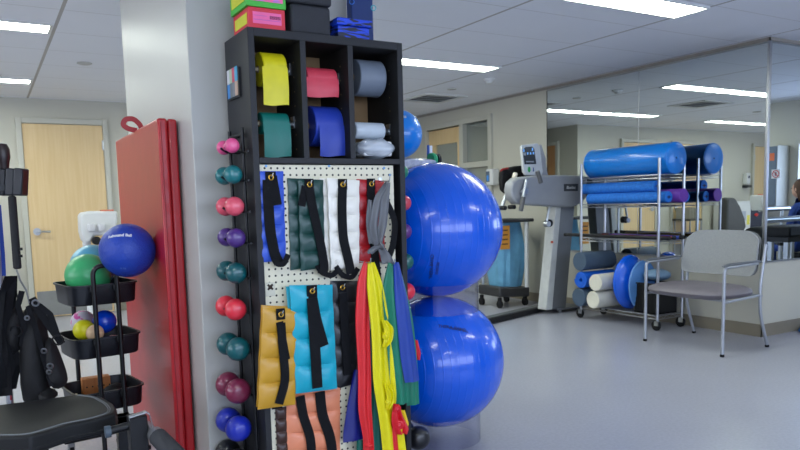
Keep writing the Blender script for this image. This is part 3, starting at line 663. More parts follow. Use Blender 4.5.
cuff('mustard', (196, 146, 34), [(262, 307), (299, 309), (294, 404), (257, 409)], 4, 'mustard yellow cuff weight at the lower left of the pegboard', [(281, 323), (283, 350), (286, 380), (279, 404)], .034, YB1-.028,
     tail=[(280, 322), (287, 360)], back=(.002, .006), grom=(281, 314.5), puff=.016)
# brown ribbed cuff under the mustard one
q = thing('cuff_weight', 'dark brown ribbed cuff weight hanging below the mustard one, behind the orange', 'cuff weight', (*[XZ(280, 430)[0]], YB1, XZ(280, 480)[1]), 'cuff weights hung on the pegboard')
a, b = XZ(276, 409, YB1-.01), XZ(288, 490, YB1-.01)
bm = NB(); sheet(bm, lambda u, v: Vector((a[0]+(b[0]-a[0]+.01)*u, YB1-.003-.009*abs(math.sin(PI*7*v))**.6*(1-abs(2*u-1)**4), a[1]+(b[1]-a[1])*v)), 8, 56, lambda u, v: Vector((0, .002, 0)))
obj('pouch', bm, mat('brown_vinyl', (62, 40, 32), .35), q)
bm = NB(); x_, z_ = XZ(275, 408, YB1-.012); bx(bm, (x_-.012, YB1-.014, z_-.004), (x_+.03, YB1-.011, z_+.012)); obj('strap', bm, webbing, q)
# dark webbing straps looping below the top row
for k, (pts, lb) in enumerate((([(314, 262), (319, 272), (330, 276), (336, 270)], 'black webbing loop drooping under the bottle green cuff'), ([(334, 266), (340, 275), (350, 278), (356, 268)], 'black webbing loop drooping under the white cuff'),
                            ([(383, 200), (393, 220), (391, 245), (384, 262)], 'black webbing strap curving out right of the red cuff'), ([(272, 258), (275, 264), (282, 264), (286, 254)], 'black webbing loop drooping under the blue cuff'))):
    bm = NB(); ribbon(bm, [XZ(a, b, YB1-.012) for a, b in pts], .021 if k != 2 else .028, YB1-.030-.002*k, .003); tag(obj('webbing_loop', bm, webbing), lb, 'strap', 'loose webbing straps')

# ---- loose exercise bands
def band(bm, pts, y, folds=3, amp=.006, th=.0012, ph=0, yend=0.0):
    """pts = [(px, py, width in px)] down the strip"""
    Q = []; n = len(pts)
    for i in range(n-1):
        for k in range(8): t = k/8; Q.append([pts[i][j]*(1-t)+pts[i+1][j]*t for j in range(3)])
    Q.append(list(pts[-1]))
    for _ in range(5): Q = [Q[0]]+[[(a[j]+2*b[j]+c[j])/4 for j in range(3)] for a, b, c in zip(Q, Q[1:], Q[2:])]+[Q[-1]]
    N = len(Q)-1
    W3 = []
    for i, (a, b, w) in enumerate(Q):
        p = P(a, b, 'y', y); e = P(a+w, b, 'y', y); W3.append((p, (e-p).length))
    def fn(u, v):
        i = min(N, int(round(v*N))); p, w = W3[i]; aa = min(1, .35+v*2)
        return Vector((p.x+(u-.5)*w, y+yend*v+amp*aa*math.sin(2*PI*folds*u+ph+2.2*v)+.25*amp*math.sin(9*v+5*u), p.z+.002*math.sin(6*u+ph)))
    sheet(bm, fn, 26, N, lambda u, v: Vector((0, th, 0)))
def bandobj(name, col, strips, label, knots=(), mname=None):
    m = mat(mname or 'band_%02x%02x%02x' % col, col, .4, var=.04, scale=30)
    t = None
    bms = []
    top = P(strips[0][0][0][0], strips[0][0][0][1], 'y', strips[0][1])
    t = thing(name, label, 'exercise band', top, 'loose exercise bands on hooks')
    for k, s in enumerate(strips):
        bm = NB(); band(bm, *s[:2], **(s[2] if len(s) > 2 else {})); obj('band_strip', bm, m, t)
    for (px, py, y, r, axis) in knots:
        c = P(px, py, 'y', y); bm = NB()
        ball(bm, c, r, (1, .7, .9), 14, 10)
        for v in bm.verts: d = v.co-c; v.co += d*.18*math.sin(9*d.x/r+7*d.z/r)
        torus(bm, c, axis, r*.9, r*.42, 18, 8)
        obj('knot', bm, m, t)
    return t
Y1 = YP-.085
bandobj('exercise_band', (222, 40, 46), [([(367, 262, 7), (364, 280, 12), (363, 320, 14), (365, 370, 12), (365, 410, 12), (369, 440, 8), (369, 470, 12)], Y1, dict(folds=1.3, amp=.008))],
        'red exercise band hanging straight down beside the yellow one', knots=[(368.5, 446, Y1, .013, (0, .3, 1))])
bandobj('exercise_band', (228, 216, 4), [([(371, 262, 6), (375, 285, 15), (381, 330, 17), (384, 380, 20), (392, 425, 20), (397, 470, 22)], Y1-.02, dict(folds=1.6, amp=.008)),
        ([(384, 320, 5), (390, 329, 10), (389, 341, 9), (385, 347, 4)], Y1-.040, dict(folds=2, amp=.006)), ([(386, 383, 4), (391, 393, 8), (391, 402, 7), (388, 409, 4)], Y1-.040, dict(folds=2, amp=.006))],
        'bright yellow exercise band on a hook, knotted twice along its length', knots=[(385, 336, Y1-.036, .013, (1, 0, .3)), (388, 402, Y1-.036, .009, (.3, 1, 0))])
bandobj('exercise_band', (6, 96, 82), [([(374, 330, 8), (373, 380, 15), (374, 430, 16), (376, 470, 20)], Y1+.018, dict(folds=2, amp=.005)), ([(360, 440, 6), (362, 455, 10), (363, 470, 11)], Y1+.035, dict(folds=1, amp=.003))],
        'deep green exercise band between the red and the yellow ones')
bandobj('exercise_band', (14, 24, 112), [([(357, 370, 6), (355, 400, 13), (353, 430, 18), (354, 441, 20)], Y1+.035, dict(folds=1, amp=.004))], 'navy exercise band showing left of the hanging red one')
bandobj('exercise_band', (190, 30, 36), [([(384, 290, 8), (386, 350, 10), (389, 410, 14), (392, 470, 16)], Y1+.03, dict(folds=2, amp=.005))], 'dark red exercise band behind the yellow one')
bandobj('exercise_band', (2, 116, 88), [([(391, 263, 6), (390, 290, 15), (396, 340, 17), (400, 380, 17), (403, 404, 15)], Y1-.03, dict(folds=1.1, amp=.010)), ([(399, 275, 6), (408, 320, 12), (412, 370, 13), (414, 405, 12)], Y1-.01, dict(folds=1, amp=.006))],
        'wide emerald green exercise band on the rightmost hook, with the blue one')
bandobj('exercise_band', (24, 60, 152), [([(396, 262, 5), (402, 300, 13), (408, 350, 15), (413, 382, 14)], Y1-.046, dict(folds=1, amp=.006))], 'royal blue exercise band draped over the emerald one at the right edge')
bandobj('exercise_band', (216, 24, 40), [([(396, 404, 5), (398, 418, 12), (402, 430, 15), (404, 434, 10)], Y1-.035, dict(folds=2, amp=.008)), ([(394, 420, 5), (395, 445, 8), (397, 470, 9)], Y1-.02, dict(folds=1, amp=.004)), ([(416, 340, 3), (418, 352, 6), (419, 360, 3)], Y1+.03, dict(folds=1, amp=.003))],
        'red exercise band bunched in a bow below the emerald one', knots=[(397, 409, Y1-.035, .014, (0, 1, .4)), (399, 425, Y1-.035, .016, (.4, 1, 0))])
bandobj('exercise_band', (236, 196, 8), [([(402, 410, 5), (406, 424, 7), (403, 432, 8)], Y1-.01, dict(folds=1, amp=.004))], 'short golden band end beside the red bow')
# grey tied band over the red cuff
bandobj('exercise_band', (92, 94, 98), [([(387, 182, 4), (378, 197, 7), (373, 225, 8), (378, 246, 6)], YP-.062, dict(folds=.8, amp=.006)), ([(388, 182, 4), (385, 200, 8), (383, 225, 8), (380, 244, 6)], YP-.066, dict(folds=.8, amp=.006)),
        ([(378, 246, 10), (373, 250, 10), (371, 254, 5)], YP-.072, dict(folds=1, amp=.004)), ([(380, 246, 6), (385, 254, 9), (389, 264, 12)], YP-.07, dict(folds=.7, amp=.005)), ([(370, 200, 4), (369, 222, 6), (372, 244, 5)], YP-.05, dict(folds=1, amp=.004))],
        'grey exercise band tied in a bow, hanging over the red cuff', knots=[(381, 246, YP-.07, .014, (1, 0, .5))])
for px, py, yy, lb in ((370, 261, Y1-.03, 'long peg hook holding the red and yellow bands'), (394, 262, Y1-.05, 'long peg hook holding the emerald and blue bands'), (389, 179, YP-.075, 'long peg hook holding the grey tied band')):
    x, z = XZ(px, py, yy); x = min(x, PX1-.004)
    bm = NB(); tube(bm, arc_path([(x, YP, z-.006), (x, yy-.004, z-.008), (x, yy-.008, z+.012)], .008), .0025, 8); bx(bm, (x-.007, YP-.002, z-.016), (x+.007, YP, z+.008)); tag(obj('peg_hook', bm, metal), lb, 'hook', 'peg hooks')

# ================================================================ FOLDING MAT, BALLS
mt = thing('folding_mat', 'red vinyl folding floor mat standing upright against the pillar', 'mat', (.70, 3.6, 0))
redv = mat('red_vinyl', (200, 24, 28), .6, spec=.12, var=.05, scale=2.5, bump=.06, bscale=7)
for x0, x1, zt, y0, y1 in ((.655, .695, 1.556, 3.085, 4.16), (.698, .738, 1.556, 3.10, 4.18)):
    bm = NB(); bx(bm, (x0, y0, 0), (x1, y1, zt)); obj('mat_panel', bm, redv, mt, bevel=.010, seg=3)
for y0, x0, x1 in ((3.0835, .664, .666), (3.1185, .7165, .7185)):
    bm = NB(); tube(bm, [(x0+.004, y0, .01), (x0+.004, y0-.001, 1.54)], .0016, 6); obj('seam_piping', bm, mat('dark_red_piping', (140, 18, 24), .5), mt)
bm = NB(); ribbon(bm, [(.694, 1.545), (.684, 1.585), (.655, 1.612), (.617, 1.608), (.604, 1.580), (.630, 1.562), (.668, 1.556)], .024, 3.60, .004); obj('carry_handle', bm, redv, mt)
vin_blue = mat('blue_ball_vinyl', (0, 88, 216), .24, var=.03, scale=3, coat=.35)
# fine moulded rings running round the ball
nt = vin_blue.node_tree; wv = nt.nodes.new('ShaderNodeTexWave'); wv.wave_type = 'BANDS'; wv.bands_direction = 'X'; wv.inputs['Scale'].default_value = 9
bp = nt.nodes.new('ShaderNodeBump'); bp.inputs['Strength'].default_value = .22; bp.inputs['Distance'].default_value = .005
rp = nt.nodes.new('ShaderNodeValToRGB'); rp.color_ramp.elements[0].position = .9; rp.color_ramp.elements[1].position = 1
nt.links.new(nt.nodes['Texture Coordinate'].outputs['Object'], wv.inputs['Vector']); nt.links.new(wv.outputs['Fac'], rp.inputs[0]); nt.links.new(rp.outputs[0], bp.inputs['Height']); nt.links.new(bp.outputs[0], nt.nodes['Principled BSDF'].inputs['Normal'])
ink = mat('dark_ink', (14, 22, 80), .4)
def on_ball(c, r, tgt_dir, rollv, body, size, m, parent, bold=0):
    """lettering wrapped on a sphere, facing tgt_dir, baseline turned by rollv"""
    n = Vector(tgt_dir).normalized(); u = Vector((0, 0, 1)).cross(n).normalized(); w = n.cross(u)
    ca, sa = math.cos(rollv), math.sin(rollv); u2 = u*ca+w*sa; w2 = -u*sa+w*ca
    def fn(a, b): return c+(n*1.0+u2*(a/r)+w2*(b/r)).normalized()*(r+.0012)
    obj('lettering', text_bm(body, size, fn, bold=bold), m, parent, smooth=False)
c2 = T(436, 230.5, 3.49); c1 = T(438, 364, 3.49); rb = .325
cxy = Vector(((c1.x+c2.x)/2, (c1.y+c2.y)/2, 0))
zb1 = .395; zb2 = zb1+2*rb+.0
for z, lb in ((zb1, 'large blue exercise ball in the lowest clear ring, under another'), (zb2, 'large blue exercise ball on top of the stack beside the cabinet')):
    t = thing('exercise_ball', lb, 'exercise ball', (cxy.x, cxy.y, z-rb), 'large blue exercise balls stacked in clear rings')
    c = Vector((cxy.x, cxy.y, z)); bm = NB(); ball(bm, c, rb, u=64, v=40); obj('ball_skin', bm, vin_blue, t)
    if z > .8:
        on_ball(c, rb, P(430, 281, 'y', 2.6)-c, 1.45, 'THERA-BAND', .022, ink, t, .0004); on_ball(c, rb, P(438, 279, 'y', 2.6)-c, 1.45, 'EXERCISE', .016, ink, t, .0003)
    else:
        on_ball(c, rb, P(455, 322, 'y', 2.62)-c, -.25, 'THERA-BAND', .022, ink, t, .0004); on_ball(c, rb, P(461, 327, 'y', 2.62)-c, -.3, 'EXERCISE BALL', .014, ink, t, .0003)
rr_ = .205; dz = math.sqrt((rb+.0)**2-(rr_-.003)**2)
for z0, z1, lb in ((0.001, zb1-dz+.012, 'clear acrylic ring on the floor under the lowest blue ball'), (zb1+dz-.0, zb2-dz+.0, 'clear acrylic ring between the two blue balls')):
    bm = NB(); pipe(bm, (cxy.x, cxy.y, z0), (cxy.x, cxy.y, z1), rr_, rr_-.004, 72); tag(obj('ball_ring', bm, acrylic), lb, 'ring', 'clear rings of the ball stack')

# wall shelf on the pillar's right side with a small blue ball, a bag, a band roll and folders
shz = P(412, 168, 'y', 3.15).z
sh = thing('wall_shelf', 'narrow white shelf on the pillar behind the cabinet', 'shelf', (1.6, 3.15, shz-.02))
obj('shelf_board', SB(((1.451, 2.95, shz-.022), (1.82, 3.35, shz))), white_p, sh, bevel=.002)
for y in (3.02, 3.28): obj('bracket', SB(((1.451, y-.008, shz-.037), (1.465, y+.008, shz-.022)), ((1.465, y-.008, shz-.036), (1.54, y+.008, shz-.0225))), metal, sh)
c = T(398, 134.5, 3.47); rq = .119
t = thing('exercise_ball', 'small sky blue ball resting on the bag behind the cabinet', 'ball', (c.x, c.y, c.z-rq))
bm = NB(); ball(bm, c, rq, u=40, v=26); obj('ball_skin', bm, mat('sky_blue_vinyl', (0, 124, 214), .3, coat=.3), t)
on_ball(c, rq, T(405.5, 114, 3.36)-c, -.3, '65', .02, mat('pale_mark', (200, 200, 205), .5), t, .001)
a = P(398, 162, 'y', c.y).x; b = P(424, 162, 'y', c.y).x; x0 = 1.56; ztop = c.z-rq
bm = NB(); sheet(bm, lambda u, v: Vector((x0+(b-x0)*u, c.y-.11+.22*v, ztop-.001+.004*math.sin(22*u+9*v)-.008*abs(2*v-1)**3-.006*abs(2*u-1)**4)), 24, 12, lambda u, v: Vector((0, 0, -(ztop-.003-shz)+.004*math.sin(22*u+9*v)*1-.008*abs(2*v-1)**3-.006*abs(2*u-1)**4)))
tag(obj('plastic_bag', bm, mat('crumpled_clear_plastic', (176, 180, 190), .2, var=.2, scale=40, bump=.6, bscale=60)), 'crumpled clear plastic pack on the wall shelf under the sky blue ball', 'bag')
p = P(427, 163, 'y', c.y)
bm = NB(); lathe(bm, (p.x, c.y-.05, shz+.034), Vector((.97, .12, .1)), [(.0, -.012), (.03, -.012), (.032, -.008), (.032, .008), (.03, .012), (0, .012)], 24); tag(obj('tape_roll', bm, mat('emerald_tape', (4, 150, 96), .4)), 'emerald green tape roll on the shelf behind the cabinet', 'tape roll')
bm = NB(); lathe(bm, (p.x+.026, c.y-.05, shz+.032), (1, .1, 0), [(0, -.008), (.03, -.008), (.03, .008), (0, .008)], 24); tag(obj('tape_roll', bm, black), 'black tape roll beside the emerald one', 'tape roll')
q0 = P(428.5, 163, 'y', c.y+.06)
for k, (cc, w, h, lb) in enumerate((((30, 90, 180), .008, .115, 'slim blue folder standing on the shelf behind the cabinet'), ((225, 228, 230), .016, .112, 'white folder standing beside the slim blue one'))):
    bm = NB(); bx(bm, (q0.x+k*.010, c.y+.06, shz), (q0.x+k*.010+w, c.y+.075, shz+h)); tag(obj('folder', bm, mat('folder_%d' % k, cc, .5), bevel=.002), lb, 'folder')
# ================================================================ WIRE CART BY THE MIRROR
cx0, cx1, cy0, cy1 = 5.085, 5.41, 4.20, 5.13
wc = thing('wire_cart', 'chrome wire shelving cart on casters in front of the mirror', 'cart', ((cx0+cx1)/2, (cy0+cy1)/2, 0))
for x in (cx0, cx1):
    for y in (cy0, cy1):
        bm = NB(); cyl(bm, (x, y, .10), (x, y, 1.52), .0135, 14, ch=.003)
        for k in range(12): torus(bm, (x, y, .2+.11*k), (0, 0, 1), .0135, .0012, 14, 4)
        obj('post', bm, chrome, wc)
        cs = NB(); cyl(cs, (x, y, .08), (x, y, .105), .014, 12); bx(cs, (x-.018, y-.022, .045), (x-.012, y+.022, .085)); bx(cs, (x+.012, y-.022, .045), (x+.018, y+.022, .085)); bx(cs, (x-.018, y-.022, .08), (x+.018, y+.022, .087))
        k = obj('caster', cs, metal, wc)
        w = NB(); lathe(w, (x-.011, y+.012, .047), (1, 0, 0), [(0, 0), (.043, 0), (.047, .004), (.047, .018), (.043, .022), (0, .022)], 24); obj('wheel', w, rubber, k)
SZ = [1.375, 1.125, .80, .13]
for z in SZ:
    bm = NB(); r = .0032
    for y in (cy0, cy1):
        for dz in (0, -.03): cyl(bm, (cx0, y, z+dz), (cx1, y, z+dz), r, 8)
    for x in (cx0, cx1):
        for dz in (0, -.03): cyl(bm, (x, cy0, z+dz), (x, cy1, z+dz), r, 8)
        n = 22; pts = []
        for i in range(n+1): pts.append((x, cy0+(cy1-cy0)*i/n, z-.003 if i % 2 else z-.027))
        tube(bm, pts, .0016, 5)
    for y in (cy0, cy1):
        tube(bm, [(cx0+(cx1-cx0)*i/8, y, z-.003 if i % 2 else z-.027) for i in range(9)], .0016, 5)
    for k in range(32): y = cy0+.028*(k+1); cyl(bm, (cx0, y, z+.001), (cx1, y, z+.001), .0018, 6)
    for x in (cx0+.12, cx0+.24): cyl(bm, (x, cy0, z-.003), (x, cy1, z-.003), r, 8)
    obj('wire_shelf', bm, chrome, wc)
# bolster on top
azure = mat('azure_vinyl', (0, 120, 212), .3, var=.04, scale=4, bump=.05, bscale=9, coat=.25)
t = thing('bolster_roll', 'large azure vinyl bolster roll lying on top of the wire cart', 'bolster', (5.25, 4.70, SZ[0]))
rbol = .138; zc = SZ[0]+rbol+.004; bm = NB(); y0_, y1_ = 4.15, 5.14
lathe(bm, (5.25, y0_, zc), (0, 1, 0), [(0, .006), (rbol*.9, .004), (rbol-.006, .008), (rbol, .02), (rbol, y1_-y0_-.02), (rbol-.006, y1_-y0_-.008), (rbol*.9, y1_-y0_-.004), (0, y1_-y0_)], 56); obj('bolster_cover', bm, azure, t)
for yy in (y0_+.014, y1_-.014): bm = NB(); torus(bm, (5.25, yy, zc), (0, 1, 0), rbol-.002, .004, 56, 6); obj('piping', bm, azure, t)
bm = NB(); lathe(bm, (5.25, y0_+.007, zc), (0, -1, 0), [(.008, 0), (.007, .003), (0, .004)], 12); obj('valve', bm, black, t)
bm = NB(); tube(bm, arc_path([(5.255, y1_-.012, zc+.0), (5.255, y1_+.035, zc+.03), (5.255, y1_+.035, zc-.03), (5.255, y1_-.012, zc-.03)], .02), .006, 8); obj('carry_strap', bm, webbing, t)
# foam rollers on the second shelf
marine = speckle('blue_marbled_foam', (24, 102, 192), (30, 116, 208), 40, .35, .65, .75); marine.node_tree.nodes['Noise Texture'].inputs['Distortion'].default_value = .8
purple = mat('purple_foam', (104, 54, 158), .6)
def log(x, ya, yb, z, r, m, name, label, grp='foam rollers on the middle shelf', dark=False):
    o = thing(name, label, 'foam roller', (x, (ya+yb)/2, z-r), grp)
    bm = NB(); lathe(bm, (x, ya, z), (0, 1, 0), [(0, 0), (r-.004, 0), (r, .004), (r, yb-ya-.004), (r-.004, yb-ya), (0, yb-ya)], 32); obj('foam_body', bm, m, o)
    if dark: bm = NB(); lathe(bm, (x, ya-.0006, z), (0, 1, 0), [(0, 0), (.014, 0), (0, .0005)], 12); bx(bm, (x-.03, ya-.0008, z-.003), (x+.03, ya-.0003, z+.003)); obj('end_mark', bm, mat('dark_ink', (14, 22, 80)), o)
z2 = SZ[1]+.004
log(5.165, 4.16, 5.10, z2+.05, .05, marine, 'foam_roller', 'blue marbled foam roller on the second shelf, lower front one', dark=True)
log(5.185, 4.30, 5.19, z2+.148, .052, marine, 'foam_roller', 'blue marbled foam roller lying on top of the other rollers', dark=True)
log(5.275, 4.09, 4.72, z2+.060, .060, purple, 'foam_roller', 'purple foam roller on the second shelf of the wire cart')
log(5.37, 4.14, 5.05, z2+.047, .047, marine, 'foam_roller', 'blue marbled foam roller at the mirror side of the second shelf', dark=True)
# weighted bars on the third shelf
z3 = SZ[2]+.004
def wand(x, ya, yb, r, col, label, k):
    o = thing('weighted_bar', label, 'exercise bar', (x, (ya+yb)/2, z3), 'weighted bars on the third shelf')
    bm = NB(); cyl(bm, (x, ya+.03, z3+r), (x, yb-.03, z3+r), r*.92, 14); obj('bar_sleeve', bm, mat('bar_%s' % k, col, .4), o)
    for a, b in ((ya, ya+.035), (yb-.035, yb)): bm = NB(); cyl(bm, (x, a, z3+r), (x, b, z3+r), r, 14, ch=.004); obj('end_cap', bm, black, o)
wand(5.14, 4.12, 5.42, .018, (26, 26, 28), 'black weighted bar sticking out furthest at the left end', 'black')
wand(5.19, 4.16, 5.02, .016, (206, 204, 196), 'white weighted bar on the third shelf of the cart', 'white')
wand(5.235, 4.14, 5.05, .016, (176, 40, 40), 'red weighted bar on the third shelf of the cart', 'red')
wand(5.28, 4.10, 4.98, .017, (24, 60, 170), 'blue weighted bar on the third shelf of the cart', 'blue')
wand(5.33, 4.12, 5.08, .017, (24, 34, 60), 'dark navy weighted bar on the third shelf', 'navy')
wand(5.37, 4.16, 5.1, .017, (110, 86, 40), 'brown weighted bar nearest the mirror', 'brown')
# bottom shelf
z4 = SZ[3]+.004
slate = mat('slate_foam', (66, 84, 104), .7, bump=.15, bscale=150); cream = mat('cream_foam', (216, 212, 196), .7, bump=.12, bscale=150); mblue = mat('mid_blue_foam', (10, 90, 200), .55, bump=.1)
def xlog(y, z, r, xa, xb, m, name, label, cat, hollow=False, tilt=0.0):
    o = thing(name, label, cat, ((xa+xb)/2, y, z-r)); ax = Vector((math.cos(tilt), -math.sin(tilt), 0)); L = xb-xa
    bm = NB()
    if hollow:
        # rolled mat: spiral wound sheet
        prof = 4.0; n = 120
        def f(u, v):
            a = 2*PI*prof*u; rr2 = .026+(r-.026)*u; return Vector((xa, y, z))+ax*(L*v)+Vector((math.sin(tilt)*math.cos(a)*rr2, math.cos(tilt)*math.cos(a)*rr2, math.sin(a)*rr2))
        sheet(bm, f, n, 2, lambda u, v: Vector((0, math.cos(2*PI*prof*u), math.sin(2*PI*prof*u)))*(-(r-.026)/prof*.9))
    else: lathe(bm, (xa, y, z), ax, [(0, .002), (r*.6, 0), (r-.005, 0), (r, .005), (r, L-.005), (r-.005, L), (0, L)], 36)
    obj('foam_body', bm, m, o); return o
RR = .085
def at_(px, py, x=5.07): return P(px, py, 'x', x)
xlog(5.05, z4+.090, .090, 4.97, 5.40, slate, 'foam_roller', 'slate grey foam roller at the bottom left of the wire cart', 'foam roller')
xlog(5.02, z4+.267, .086, 4.97, 5.39, mblue, 'rolled_mat', 'rolled blue exercise mat between two slate grey rollers', 'mat', hollow=True)
xlog(5.04, z4+.442, .090, 4.97, 5.39, slate, 'foam_roller', 'slate grey foam roller on top of the rolled blue mat', 'foam roller')
xlog(4.862, z4+.084, .083, 4.97, 5.40, cream, 'foam_roller', 'cream foam roller lowest on the bottom shelf of the cart', 'foam roller')
xlog(4.83, z4+.252, .080, 4.97, 5.38, cream, 'foam_roller', 'cream foam roller above another, beside the blue inflatable ring', 'foam roller', tilt=-.06)
# blue inflatable ring cushion and pale blue disc
fold = mat('glossy_blue_vinyl', (6, 90, 216), .25, var=.04, coat=.3, bump=.1, bscale=12)
cc = P(628, 285, 'x', 5.24); t = thing('inflatable_cushion', 'glossy blue round inflatable cushion standing on the bottom shelf', 'cushion', (5.22, cc.y, z4))
bm = NB(); rz = .255; c = Vector((5.24, cc.y-.02, z4+rz+.001)); ball(bm, c, 1, (.20, .10, rz), 40, 24)
for v in bm.verts:
    d = v.co-c; an = math.atan2(d.z, d.x); s = math.hypot(d.x/.2, d.z/rz); v.co.y += (1 if d.y > 0 else -1)*(.012*math.sin(9*an)*s*(1-s)*2)
    if s < .35: v.co.y -= d.y*.55*(1-s/.35)
obj('cushion_body', bm, fold, t)
bm = NB(); torus(bm, c, (0, 1, 0), 1, .012, 40, 6)
for v in bm.verts: d = v.co-c; v.co = c+Vector((d.x*.2, d.y, d.z*rz))
obj('seam', bm, fold, t)
palb = mat('pale_blue_vinyl', (84, 136, 200), .4, var=.04, coat=.15)
t = thing('balance_disc', 'pale blue balance disc leaning beside the black bin on the bottom shelf', 'balance disc', (5.27, cc.y-.16, z4))
bm = NB(); c = Vector((5.24, cc.y-.165, z4+.236)); lathe(bm, c-Vector((0, .03, 0)), (0, 1, 0), [(0, 0), (.10, -.008), (.17, 0), (.2, .012), (.2, .03), (.17, .042), (0, .05)], 44)
for v in bm.verts: v.co.z = c.z+(v.co.z-c.z)*1.16; v.co.x = c.x+(v.co.x-c.x)*.9
obj('disc_body', bm, palb, t)
BX = 4.56
t = thing('storage_bin', 'black ribbed storage bin at the right of the bottom shelf', 'bin', (5.28, 4.38, z4)); 
bm = NB(); bx(bm, (5.13, 4.24, z4), (5.39, 4.50, z4+.012))
for lo, hi in (((5.13, 4.24, z4), (5.14, 4.50, z4+.27)), ((5.38, 4.24, z4), (5.39, 4.50, z4+.27)), ((5.14, 4.24, z4), (5.38, 4.25, z4+.27)), ((5.14, 4.49, z4), (5.38, 4.50, z4+.27))): bx(bm, lo, hi)
for k in range(9): bx(bm, (5.125, 4.26+.027*k, z4+.01), (5.131, 4.268+.027*k, z4+.25))
obj('bin_body', bm, black, t)
bm = NB(); 
for lo, hi in (((5.12, 4.23, z4+.262), (5.14, 4.51, z4+.275)), ((5.38, 4.23, z4+.262), (5.395, 4.51, z4+.275)), ((5.14, 4.23, z4+.262), (5.38, 4.25, z4+.275)), ((5.14, 4.49, z4+.262), (5.38, 4.51, z4+.275))): bx(bm, lo, hi)
obj('bin_rim', bm, black, t, bevel=.003)
t = thing('balance_disc', 'pale blue wedge cushion lying on the black bin', 'cushion', (5.28, 4.37, z4+.28))
bm = NB(); ball(bm, (5.28, 4.37, z4+.34), 1, (.12, .12, .055), 32, 14); obj('disc_body', bm, mat('grey_blue_vinyl', (110, 140, 168), .4), t)

# ================================================================ ARMCHAIR
fab = mat('grey_weave', (150, 152, 154), .85, var=.12, scale=160, bump=.4, bscale=260, sheen=.2)
seatm = mat('mauve_grey_vinyl', (112, 106, 112), .5, var=.03)
FR, FL, BR, BL = Vector((4.603, 3.218, 0)), Vector((4.641, 3.954, 0)), Vector((5.179, 3.235, 0)), Vector((5.243, 3.941, 0))
t = thing('armchair', 'wide grey upholstered armchair with silver tube frame by the mirror corner', 'chair', (4.9, 3.58, 0))
tr = .0125
for F, B, s in ((FR, BR, -1), (FL, BL, 1)):
    bm = NB(); tube(bm, arc_path([F+Vector((0, 0, .004)), F+Vector((.004, 0, .655)), F+Vector((.35, 0, .665)), F+Vector((.40, 0, .664))], .035), tr, 12); obj('leg', bm, silver, t)
    bm = NB(); tube(bm, arc_path([B+Vector((0, 0, .012)), B+Vector((-.10, 0, .26)), B+Vector((-.115, 0, .46)), B+Vector((-.055, 0, .80))], .08, 8), tr, 12); obj('leg', bm, silver, t)
    for q in (F, B): bm = NB(); cyl(bm, q+Vector((0, 0, .0)), q+Vector((-.003 if q is B else 0, 0, .02)), .016, 12, ch=.003); obj('foot', bm, rubber, t)
    bm = NB(); y = F.y; prism(bm, [(F.x-.012, y-.014, .660), (F.x+.05, y-.019, .670), (F.x+.36, y-.017, .676), (F.x+.44, y-.013, .672), (F.x+.44, y+.013, .672), (F.x+.36, y+.017, .676), (F.x+.05, y+.019, .670), (F.x-.012, y+.014, .660)], (0, 0, .012)); obj('armrest', bm, mat('dark_silver', (112, 116, 122), .4, .3), t, bevel=.005, seg=3)
    bm = NB(); cyl(bm, F+Vector((0, -s*.0, .40)), B+Vector((-.11, 0, .415)), .010, 10); obj('side_rail', bm, silver, t)
for xx, zz in ((4.67, .405), (5.08, .41)): bm = NB(); cyl(bm, (xx, 3.225, zz), (xx+.02, 3.945, zz), .010, 10); obj('cross_rail', bm, silver, t)
def superel(u, n=3.2):
    a = 2*PI*u; c, s = math.cos(a), math.sin(a); return abs(c)**(2/n)*(1 if c > 0 else -1), abs(s)**(2/n)*(1 if s > 0 else -1)
# seat cushion: domed, thin at the edge
bm = NB(); sx, sy = 4.835, 3.60; hx, hy = .285, .372
rings = []
for k, (sc, z) in enumerate(((.72, .400), (.90, .410), (.98, .428), (1.0, .444), (.97, .462), (.85, .482), (.58, .495), (.25, .499))):
    rings.append([bm.verts.new((sx+hx*sc*superel(j/56)[0], sy+hy*sc*superel(j/56)[1], z+.012*(1 if superel(j/56)[0] < 0 else 0)*0)) for j in range(56)])
for A_, B_ in zip(rings, rings[1:]):
    for j in range(56): bm.faces.new((A_[j], A_[(j+1) % 56], B_[(j+1) % 56], B_[j]))
bm.faces.new(rings[0][::-1]); bm.faces.new(rings[-1]); obj('seat', bm, seatm, t)
# backrest: rounded trapezoid, curved
bm = NB(); yc = 3.605
def back(u, v):
    w = .338-.018*v; h0, h1 = .548, .902
    a = 2*u-1; # rounded corners through a superellipse squeeze
    e = (1-abs(2*v-1)**7*(.10)); z = h0+(h1-h0)*v
    z = z-(abs(a)**8)*(.045 if v > .5 else -.012)*abs(2*v-1)**2
    return Vector((5.085+.075*v-.045*a*a, yc+a*w*e, z))
sheet(bm, back, 28, 20, lambda u, v: Vector((.045*(1-.6*max(abs(2*u-1), abs(2*v-1))**5), 0, 0))); obj('backrest', bm, fab, t, bevel=.006)
bm = NB(); sheet(bm, lambda u, v: back(.015+.97*u, .02+.96*v)+Vector((.047, 0, 0)), 20, 10, lambda u, v: Vector((.006, 0, 0))); obj('back_shell', bm, mat('grey_shell', (120, 122, 124), .6), t)

# ================================================================ GREY EXERCISE MACHINE WITH CONSOLE
mg = mat('machine_grey', (158, 160, 163), .4, .15, var=.02)
mg2 = mat('machine_grey_dark', (120, 123, 128), .4, .2, var=.02)
mc = thing('exercise_machine', 'large grey exercise machine with console on a wide boom in front of the mirror', 'exercise machine', (5.2, 5.68, 0))
